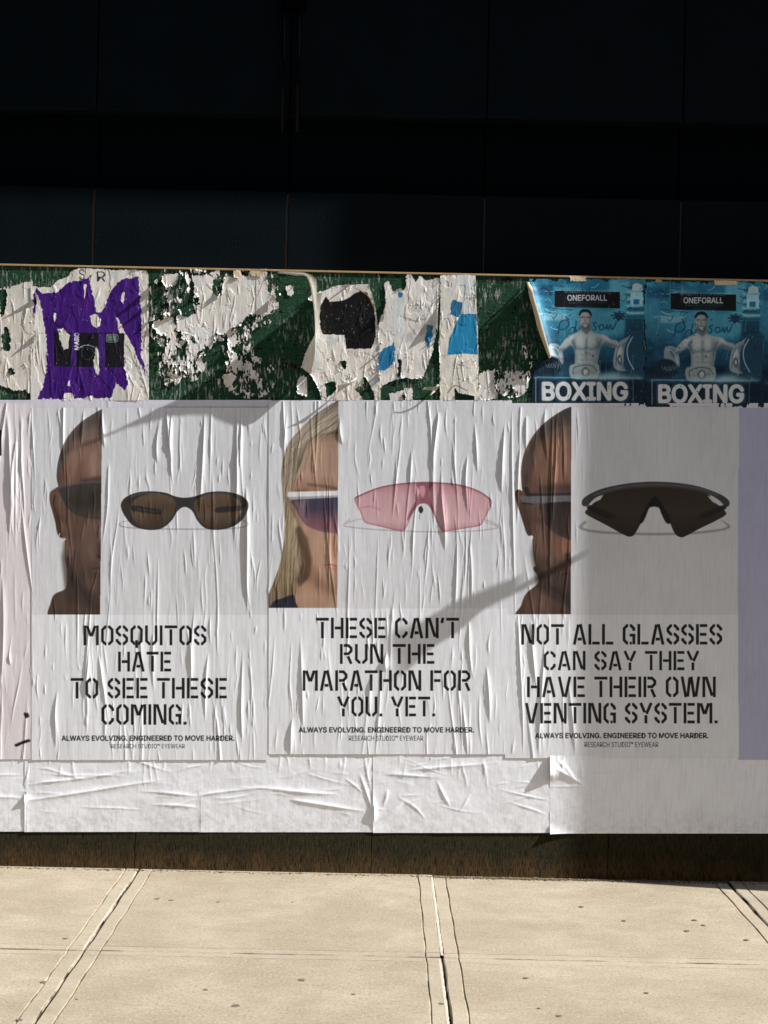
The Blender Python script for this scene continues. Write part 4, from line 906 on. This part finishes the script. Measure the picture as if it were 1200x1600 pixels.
# 7 pale sheet with a blue field
cv = Canvas(684, 428, 752, 626, 2.0, (222, 218, 208)); cv.a += ((fbm(cv.X, cv.Y, 14, 24, 3, 36) - .5) * 22)[..., None]
cv.fill(B([(835,235),(898,238),(904,403),(850,398),(778,405),(790,330)]), (34, 132, 180), jag=.4); cv.fill(B([(800,180),(840,190),(830,250),(790,240)]), (40, 110, 150), jag=.7)
cv.fill(B([(840,80),(892,82),(897,235),(840,230)]), (206, 214, 214)); cv.fill(arc(B([(780,560),(810,530),(860,550)]), 1), (70, 60, 50))
for k in range(26):
    r_ = random.Random(k + 50); x = r_.uniform(706, 742); y = r_.uniform(562, 576); cv.fill([(x, y), (x + 2.4, y + .8), (x + 1, y + 1.8)], (60, 54, 48), .8)
torn('torn_poster', (684, 428, 752, 626), [B([(752,78),(895,76),(900,200),(906,300),(908,470),(912,590),(750,590),(748,480),(745,350),(750,250)])], cv, .0040, 77, 'narrow pale poster with a bright blue field beside bare green board', rag=1.6, curl=.008, holes=[B([(810,535),(825,560),(890,570),(890,595),(812,595)])])
# 8 scraps under the shade of the curled poster
torn('torn_paper', (744, 540, 838, 628), [B([(908,480),(975,460),(970,510),(985,580),(950,590),(908,590)])], None, .0026, 78, 'white scrap at the foot of the bare green board', specks=.30, mat=M_SCRAP, cat='torn paper', clumps=((800,600,26,22,.5),(822,560,10,40,.56)), curl=.008)

# 9 boxing posters
def print_boxing(ox, oy, w):
    """drawn in the left poster's frame, placed by offset"""
    cv = Canvas(826 + ox, 436 + oy, 826 + ox + w, 634 + oy, 2.6, (30, 92, 122))
    X, Y = cv.X - ox, cv.Y - oy
    def T(P): return [(x + ox, y + oy) for x, y in C3(P)]
    t = fbm(X, Y, 22, 18, 4, 88)
    base = cv.vgrad([(436 + oy, (60, 140, 170)), (480 + oy, (70, 150, 178)), (520 + oy, (52, 120, 150)), (560 + oy, (24, 74, 104)), (634 + oy, (12, 46, 70))])
    cv.a = base + ((t - .5) * 95)[..., None] * np.array((.8, 1, 1))
    for (a, b, c, d, col) in ((370,70,500,125,(36,116,160)),(490,80,580,180,(120,190,206)),(140,100,240,150,(24,90,130)),(135,150,250,330,(64,132,160)),(200,230,300,260,(160,196,206)),(250,110,360,128,(100,160,180)),(560,250,640,500,(16,56,84))):
        cv.fill(T([(a,b),(c,b),(c,d),(a,d)]), col, .6, 1.2)
    for k in range(34):
        r_ = random.Random(k + 70); x = r_.uniform(130, 640); y = r_.uniform(80, 340); L = r_.uniform(20, 80); cv.fill(arc(T([(x, y), (x + L * .5, y + r_.uniform(-14, 14)), (x + L, y + r_.uniform(-20, 20))]), r_.uniform(.6, 2)), random.Random(k).choice([(150, 200, 214), (14, 50, 76), (20, 66, 96), (190, 220, 226)]), .65, .3)
    for k in range(9):
        y = 110 + k * 16; cv.fill(T([(570 - (k % 3) * 8, y), (645, y), (645, y + 9), (575, y + 9)]), (176, 208, 216) if k % 2 else (30, 90, 120), .7, .4)
    cv.fill(T([(585,135),(640,135),(640,190),(585,190)]), (170, 214, 228), .95); cv.fill(T([(598,165),(625,165),(625,188),(598,188)]), (40, 130, 180))
    cv.fill(T([(595,100),(612,92),(636,100),(640,126),(590,126)]), (190, 210, 214), .9)
    cv.fill(T([(247,127),(538,133),(538,206),(247,200)]), (8, 14, 22))
    typeset(cv, 'MARCH 26TH 2022', 882 + ox, 952 + ox, 453.5 + oy, 458.2 + oy, (150, 168, 176), .0, alpha=.9)
    typeset(cv, 'ONEFORALL', 886.5 + ox, 948 + ox, 461 + oy, 470 + oy, (190, 198, 202), fat=.5)
    typeset(cv, 'PROMOTIONS', 889 + ox, 946 + ox, 471.6 + oy, 475.2 + oy, (92, 112, 124)); typeset(cv, 'PRESENTS', 900 + ox, 938 + ox, 477 + oy, 480 + oy, (60, 90, 120))
    # stage sky behind him, crest, script
    cv.fill(spline(T([(330,215),(380,205),(450,212),(540,230),(560,300),(500,330),(330,320),(310,260)]), 6), (92, 168, 192), .75, 2.5)
    for k in range(8):
        a = k * math.pi / 4; cv.fill(arc(T([(533 + 34 * math.cos(a), 240 + 22 * math.sin(a)), (533 + 20 * math.cos(a + .6), 240 + 13 * math.sin(a + .6)), (533 + 34 * math.cos(a + 1.0), 240 + 22 * math.sin(a + 1.0))]), 1.2), (20, 50, 74), .9, .3)
    cv.fill(T([(515,228),(551,228),(548,250),(533,262),(518,250)]), (24, 60, 88), .85)
    for P in ([(262,318),(272,270),(300,258),(310,280),(290,298),(268,300)], [(312,308),(322,292),(336,292),(334,312),(342,306)], [(344,262),(340,300),(350,306)], [(356,300),(364,286),(372,300),(380,304)],
              [(436,268),(420,276),(430,292),(424,304),(414,298)], [(446,300),(446,284),(462,280),(466,296),(452,302),(446,296)], [(474,300),(480,280),(486,300),(496,280),(504,300),(518,278),(522,262)]):
        cv.fill(arc(T(P), 2.0), (28, 84, 120), .9, .25)
    # belts held up on each side
    cv.fill(spline(T([(512,470),(514,400),(530,360),(570,335),(600,310),(612,330),(600,400),(592,470),(560,486)]), 6), (150, 164, 170), 1, .5); cv.fill(T([(540,370),(590,330),(600,350),(590,420),(560,400)]), (96, 120, 132), .7, 2); cv.fill(T([(520,400),(545,372),(548,400),(526,430)]), (206, 212, 212), .6, 1.2); cv.fill(T([(540,450),(585,440),(584,476),(556,482)]), (70, 92, 104), .7, 2)
    cv.fill(spline(T([(560,470),(556,400),(575,345),(598,312),(650,320),(650,520),(590,500)]), 6), (36, 84, 110), 1, .5); cv.fill(arc(T([(600,480),(575,430),(572,380),(596,330)]), 1.6), (190, 206, 210), .9, .3)
    cv.fill(arc(T([(520,462),(524,405),(538,370)]), 1.0), (60, 80, 90), .8, .2); cv.fill(spline(T([(525,435),(536,412),(548,435),(538,460)]), 5), (90, 106, 114), .9, .4); cv.fill(spline(T([(532,435),(537,424),(542,435),(537,446)]), 5), (200, 204, 204), .9, .3)
    cv.fill(spline(T([(222,368),(262,366),(282,400),(286,450),(262,466),(238,430),(218,420)]), 6), (140, 158, 166), 1, .6); cv.fill(T([(240,376),(262,378),(272,400),(262,420),(246,400)]), (70, 100, 116), .7, 1.2); cv.fill(arc(T([(232,380),(256,386),(276,430),(270,450)]), 1.2), (200, 208, 210), .8, .4); cv.fill(spline(T([(165,470),(200,425),(250,425),(280,460),(262,492),(200,500),(160,498)]), 6), (26, 52, 70), 1, .8)
    for k in range(6): cv.fill(arc(T([(205 + k * 12, 450 + 8 * math.sin(k)), (215 + k * 12, 470), (222 + k * 10, 452)]), 1.0), (130, 160, 172), .7, .3)
    # the boxer
    sk = (164, 174, 176)
    cv.fill(spline(T([(310,330),(350,312),(365,300),(405,300),(420,315),(470,325),(500,345),(528,352),(524,380),(490,375),(462,362),(448,400),(440,450),(442,500),(336,500),(336,450),(335,400),(322,372),(296,388),(278,398),(264,388),(284,356)]), 6), sk, 1, .5)
    bm_ = cv.mask(spline(T([(310,330),(350,312),(365,300),(405,300),(420,315),(470,325),(500,345),(528,352),(524,380),(490,375),(462,362),(448,400),(440,450),(442,500),(336,500),(336,450),(335,400),(322,372),(296,388),(278,398),(264,388),(284,356)]), 6))
    for P, a in (([(335,374),(352,386),(378,386),(388,378)], .45), ([(390,378),(405,388),(432,382),(446,368)], .45), ([(388,340),(389,380),(389,440)], .4), ([(356,412),(380,415)], .25), ([(396,415),(424,411)], .25), ([(356,434),(380,437)], .25), ([(396,437),(424,433)], .25), ([(324,345),(334,366),(336,392)], .6), ([(455,342),(450,362),(446,392)], .6)):
        cv.fill(arc(T(P), 2.8), (64, 90, 102), a, 1.3, bm_)
    cv.fill(T([(264,388),(300,380),(322,366),(322,380),(298,398),(276,402)]), (60, 84, 98), .6, 1.5, bm_); cv.fill(T([(470,352),(530,374),(524,384),(462,368)]), (60, 84, 98), .6, 1.5, bm_)
    cv.fill(T([(300,345),(325,325),(335,335),(310,360)]), (216, 220, 220), .6, 2.0, bm_); cv.fill(T([(455,325),(480,332),(500,350),(470,340)]), (210, 216, 216), .6, 2.0, bm_)
    cv.fill(T([(425,330),(450,350),(442,500),(415,500),(430,420)]), (74, 104, 118), .55, 3, bm_); cv.fill(T([(336,330),(346,420),(340,500),(330,500),(325,360)]), (84, 112, 124), .5, 2, bm_)
    cv.fill(T([(345,315),(378,322),(380,370),(350,372)]), (206, 212, 212), .5, 3, bm_); cv.fill(T([(398,322),(430,325),(430,368),(400,370)]), (206, 212, 212), .5, 3, bm_)
    cv.fill(T([(360,300),(362,282),(408,282),(410,302),(388,322)]), (112, 128, 134), 1, .8)
    cv.fill(spline(T([(383,212),(400,216),(411,232),(412,256),(404,280),(390,295),(378,295),(364,280),(355,256),(356,232),(366,216)]), 6), (158, 164, 164), 1, .4)
    cv.fill(spline(T([(383,209),(402,214),(413,232),(410,240),(398,226),(383,222),(368,226),(357,240),(354,232),(364,214)]), 5), (24, 30, 36), 1, .5)
    cv.fill(T([(362,242),(378,243),(378,249),(362,249)]), (70, 78, 82), .6, .5); cv.fill(T([(388,243),(404,242),(404,249),(388,249)]), (70, 78, 82), .6, .5)
    cv.fill(arc(T([(384,248),(381,262),(388,265)]), 1.0), (84, 94, 98), .7, .4); cv.fill(arc(T([(374,275),(384,272),(394,275)]), 1.3), (96, 92, 94), .8, .3)
    cv.fill(spline(T([(366,272),(384,292),(402,272),(398,292),(384,300),(370,292)]), 5), (60, 70, 76), .6, .6); cv.fill(T([(400,225),(412,240),(404,282),(394,292),(402,255)]), (70, 86, 94), .6, 1.2)
    cv.fill(spline(T([(312,470),(330,455),(386,448),(440,455),(446,480),(436,516),(386,522),(322,516)]), 6), (150, 162, 164), 1, .4)
    cv.fill(arc(T([(330,500),(330,475),(356,462),(388,458),(420,466),(434,486)]), 1.3), (70, 84, 90), .8, .3); cv.fill(spline(T([(385,466),(404,484),(398,508),(374,508),(366,484)]), 6), (110, 122, 126), .9, .5); cv.fill(spline(T([(385,476),(394,486),(390,500),(380,500),(376,486)]), 6), (206, 208, 202), .9, .4)
    for k in range(10): cv.fill(arc(T([(330 + k * 11, 486), (334 + k * 11, 500)]), 1.0), (96, 110, 116), .6, .3)
    # light streak, frame and title
    cv.fill(T([(150,512),(640,514),(640,520),(150,518)]), (150, 200, 216), .6, 1.0); cv.fill(spline(T([(330,516),(450,500),(500,490),(560,502),(640,516),(500,530),(420,528)]), 5), (176, 206, 214), .85, 4)
    cv.fill(T([(120,525),(650,528),(650,660),(120,660)]), (10, 40, 62), .75, 1.5)
    cv.fill(thick(T([(163,625),(163,512)]), 1.0), (140, 176, 188)); cv.fill(thick(T([(163,512),(420,516)]), .9), (140, 176, 188), .8); cv.fill(thick(T([(597,625),(597,520)]), .9), (120, 160, 172), .8)
    typeset(cv, 'BOXING', 845.5 + ox, 982 + ox, 595.5 + oy, 627.5 + oy, (60, 96, 116), fat=2.2, alpha=.8, soft=1.2)
    typeset(cv, 'BOXING', 848 + ox, 979.5 + ox, 598 + oy, 625 + oy, (205, 208, 209), fat=1.7)
    for k in range(16):      # scratches and rubbed folds, different on each copy
        r_ = random.Random(k + int(ox) * 7 + 5); x = r_.uniform(130, 640); y = r_.uniform(80, 560); L = r_.uniform(15, 110)
        cv.fill(arc(T([(x, y), (x + r_.uniform(-5, 5), y + L * .5), (x + r_.uniform(-10, 10), y + L)]), r_.uniform(.3, .8)), (170, 190, 196), .55, .15)
    w_ = fbm(X, Y, 3, 4, 3, 91 + int(ox)); cv.paint((w_ > .80) * .7, (20, 40, 48)); cv.paint((w_ < .19) * .5, (180, 196, 196))
    g_ = cv.a.mean(-1, keepdims=True); cv.a = g_ + (cv.a - g_) * 1.12; cv.a = cv.a * np.clip(.66 + .55 * (g_ / 255), 0, 1.05) + ((vnoise(cv.X / .8, cv.Y / .8, 3) - .5) * 14)[..., None]
    return cv
def boxing(ox, oy, w, lift, seed, label, curl=None, mk=None):
    cv = print_boxing(ox, oy, w); G = grid(cv.x0, cv.y0, cv.x1, cv.y1, 1.0, 1.0); X, Y = G
    H = fbm(X, Y, 30, 60, 3, seed) * .003 + fbm(X, Y, 4, 16, 2, seed + 2) * .0008; rr = random.Random(seed)
    for k in range(30): crease(H, G, rr.uniform(cv.x0, cv.x1), rr.uniform(cv.y0, cv.y1), rr.uniform(10, 60), rr.uniform(.8, 1.6), rr.uniform(.0005, .0016), rr.gauss(0, .1), None, rr)
    if curl is not None: H = H + curl(X, Y)
    m = paper_mat('print_boxing', cv.image('print_boxing'), grain=.4, rough=.5, dirt=.3)
    n = fbm(X, Y, 6, 8, 4, seed + 5); edge = np.minimum.reduce([X - cv.x0, cv.x1 - X, (Y - cv.y0) * 1.0, cv.y1 - Y]) / 6.0
    M = ((edge + (n - .5) * 2.6 > 0)).astype(float)
    if mk is not None: M = M * mk(X, Y)
    o = sheet('boxing_poster', G, H, lift, m, M); tag(o, label, 'poster', 'blue boxing posters'); return o
def edge_x(Y): return np.interp(Y, [436, 448, 470, 500, 530, 560, 563, 575, 634], [822, 827, 832, 841, 849, 858, 850, 834, 829])
bx1 = boxing(0, 0, 182, .0030, 81, 'blue boxing poster whose left edge curls off the board',
       curl=lambda X, Y: .058 * np.exp(-np.clip(X - edge_x(Y), 0, 99) / 5.0) * sm(np.clip((Y - 440) / 16, 0, 1)) * (1 - sm(np.clip((Y - 556) / 10, 0, 1))), mk=lambda X, Y: (X > edge_x(Y)))
boxing(181.5, 4.0, 186, .0036, 82, 'blue boxing poster pasted flat at the right, between curled one and border')
boxing(364, 8.0, 186, .0030, 83, 'blue boxing poster mostly cut off by the right border')
bm = bmesh.new(); prev = None
for k in range(41):
    y = 441 + k * 3.0; h = .052 * sm(min(1, (y - 440) / 16)) * (1 - .0 * k); w_ = 6.5 * math.sin(math.pi * min(1, (k + 1) / 41)) ** .4 * (.9 + .1 * math.sin(k * .33))
    ex = float(edge_x(y)); r_ = []
    for t_x, t_h in ((2.5, h + .003), (0, h + .006), (-w_ * .6, h + .002), (-w_, h - .006 * min(1, k / 4))):
        x_, z_ = W(ex + t_x, y); r_.append(bm.verts.new((x_, -max(.004, t_h) - .002, z_)))
    if prev:
        for i in range(3): bm.faces.new((prev[i], prev[i + 1], r_[i + 1], r_[i]))
    prev = r_
me = bpy.data.meshes.new('curled_edge'); bm.to_mesh(me); bm.free(); link('curled_edge', me, M_BACK, bx1, True)
# small scraps along the top edge
for i, (x0, y0, x1, y1, lb) in enumerate(((889,431,916,440,'small cream scrap on the board edge over the left boxing poster'), (1022,436,1034,442,'tiny cream scrap on the board edge between the boxing posters'),
                                          (1115,438,1152,446,'wide cream scrap on the board edge over the right boxing poster'), (364,422,377,434,'small cream scrap on the cap over the second board'), (391,423,412,432,'curled cream scrap on the cap beside a smaller one'))):
    torn('paper_scrap', (x0 - 3, y0 - 3, x1 + 3, y1 + 3), [[(x0, y0), (x1, y0 + 1), (x1, y1), (x0 + 2, y1)]], None, .006, 90 + i, lb, rag=1.5, mat=M_BACK, cat='paper scrap', curl=.006, group='scraps along the top of the hoarding')

# ------------------------------------------------------------------ paper standing off the wall, shaped back from the shadows it throws
KX = 1 / (PX * SUN_OUT) ; KR = SUN_UP
def standing(name, rows, mat, label, cat='torn strip', group='paper strips added to throw shadows on the hoarding'):
    """rows of (x, y, h): points of the sheet in wall pixels and metres out of the wall"""
    bm = bmesh.new(); R = []
    for row in rows:
        P = spline([(x, y, h) for x, y, h in row], 6, False)
        R.append([bm.verts.new((W(p[0], p[1])[0], -p[2] - .006, W(p[0], p[1])[1])) for p in P])
    for a, b in zip(R[:-1], R[1:]):
        n = len(a)
        for i in range(n - 1): bm.faces.new((a[i], a[i + 1], b[i + 1], b[i]))
    bmesh.ops.solidify(bm, geom=list(bm.faces), thickness=.0006)
    me = bpy.data.meshes.new(name); bm.to_mesh(me); bm.free()
    o = link(name, me, mat, None, True); tag(o, label, cat, group); return o
def C_(xs, ys, yc):
    """point on the ray toward the sun from wall point (xs, ys), at height yc"""
    dxm = (ys - yc) / KR; return (xs + dxm, yc, dxm / PX * SUN_OUT)
def E_(xs, ys, xc):
    return (xc, ys - (xc - xs) * KR, (xc - xs) / PX * SUN_OUT)
standing('shadow_strip', [[(503,457,0), E_(392,548,497), E_(292,621,497), E_(262,638,496), E_(205,670,486), E_(150,696,466), E_(100,716,440)],
                        [(496,520,0), E_(405,600,495), E_(330,642,495), E_(285,646,494), E_(205,673,485), E_(150,698,465), E_(100,717,439)],
                        [(488,582,0), E_(426,638,492), E_(376,674,493), E_(305,656,493), E_(205,677,484), E_(150,701,464), E_(100,718,438)]], M_SCRAP, 'long curled paper strip shaped to throw the diagonal shadow, beside the black scrap')  # outline traced back along the sun rays from the wanted shadow
for P0, P1, T_, lb in (((236,446),(237,462),(178,500),'tiny shred added to cast a shadow, on the seam beside the purple poster, upper one'), ((238,468),(238,482),(184,516),'tiny shred added to cast a shadow, on the seam beside the purple poster, lower one'),
                       ((60,462),(58,476),(6,498),'tiny shred added to cast a shadow, at the left edge of the purple poster'), ((57,520),(56,534),(20,556),'tiny shred added to cast a shadow, low on the left edge of the purple poster'),
                       ((424,466),(420,486),(372,512),'small shred added to cast a shadow, ending the white patch on the second board'), ((604,470),(600,500),(560,524),'small shred added to cast a shadow, between black scrap and crumpled paper'),
                       ((684,478),(684,520),(640,545),'upright paper lip added to cast a shadow, left of the pale narrow sheet')):
    mx, my = (P0[0] + P1[0]) / 2 - 1, (P0[1] + P1[1]) / 2
    t1 = E_(T_[0] * .5 + P0[0] * .5, T_[1] * .5 + P0[1] * .5, mx); t2 = E_(T_[0], T_[1], mx - 1); t3 = E_(T_[0] * .5 + P1[0] * .5, T_[1] * .5 + P1[1] * .5 , mx)
    standing('shadow_shred', [[(P0[0], P0[1], 0), t1, t2], [(P1[0], P1[1], 0), t3, (t2[0], t2[1] + 1, t2[2])]], M_SCRAP, lb, 'torn shred', 'small shreds added along the green strip for their shadows')  # added to throw thin diagonal shadows across the torn papers
standing('shadow_strip', [[(556,590,0), C_(500,640,592), C_(470,668,596)], [(536,606,0), C_(490,650,602), C_(455,674,600)], [(524,618,0), C_(470,660,612), C_(437,679,604)]], M_SCRAP, 'short white strip curling out under the black scrap')
standing('shadow_strip', [[(684,600,0), C_(640,642,604), C_(607,653,606)], [(672,618,0), C_(636,648,612), C_(605,655,610)]], M_SCRAP, 'short white strip curling out below the crumpled paper')
# unseen bracket added beyond the right border, cut to throw the diagonal shadow band
br = empty('shadow_bracket', (2.14, 0, 2.6)); tag(br, 'unseen steel arm and plate added beyond the right border to cast the diagonal shadow', 'bracket')
def D_(xs, ys, X=2.14):
    """where the sunward ray from wall point (xs, ys) crosses the plane x = X"""
    x, z = W(xs, ys); d = X - x; return (X, -d * SUN_OUT, z + d * SUN_UP)
bm = bmesh.new(); a = Vector(D_(1120, 800)); b = Vector(D_(690, 985)); tube(bm, (a.x, 0, a.z), (b.x, b.y, b.z), .011)
me = bpy.data.meshes.new('arm'); bm.to_mesh(me); bm.free(); link('arm', me, M_STEEL, br, True)
pts = [D_(*p) for p in ((800, 909), (690, 955), (640, 985), (588, 1000), (590, 1025), (606, 1070), (628, 1055), (650, 1030), (700, 1000), (740, 962), (800, 932))]
bm = bmesh.new(); f1 = [bm.verts.new((p[0] - .002, p[1], p[2])) for p in pts]; f2 = [bm.verts.new((p[0] + .002, p[1], p[2])) for p in pts]
bm.faces.new(f1); bm.faces.new(f2[::-1])
for i in range(len(pts)): bm.faces.new((f1[i], f2[i], f2[(i + 1) % len(pts)], f1[(i + 1) % len(pts)]))
bmesh.ops.recalc_face_normals(bm, faces=bm.faces)
me = bpy.data.meshes.new('shadow_plate'); bm.to_mesh(me); bm.free(); link('shadow_plate', me, M_STEEL, br)
box('wall_plate', (2.10, -.012, a.z - .07), (2.18, -.001, a.z + .07), M_STEEL, br, bev=.003)
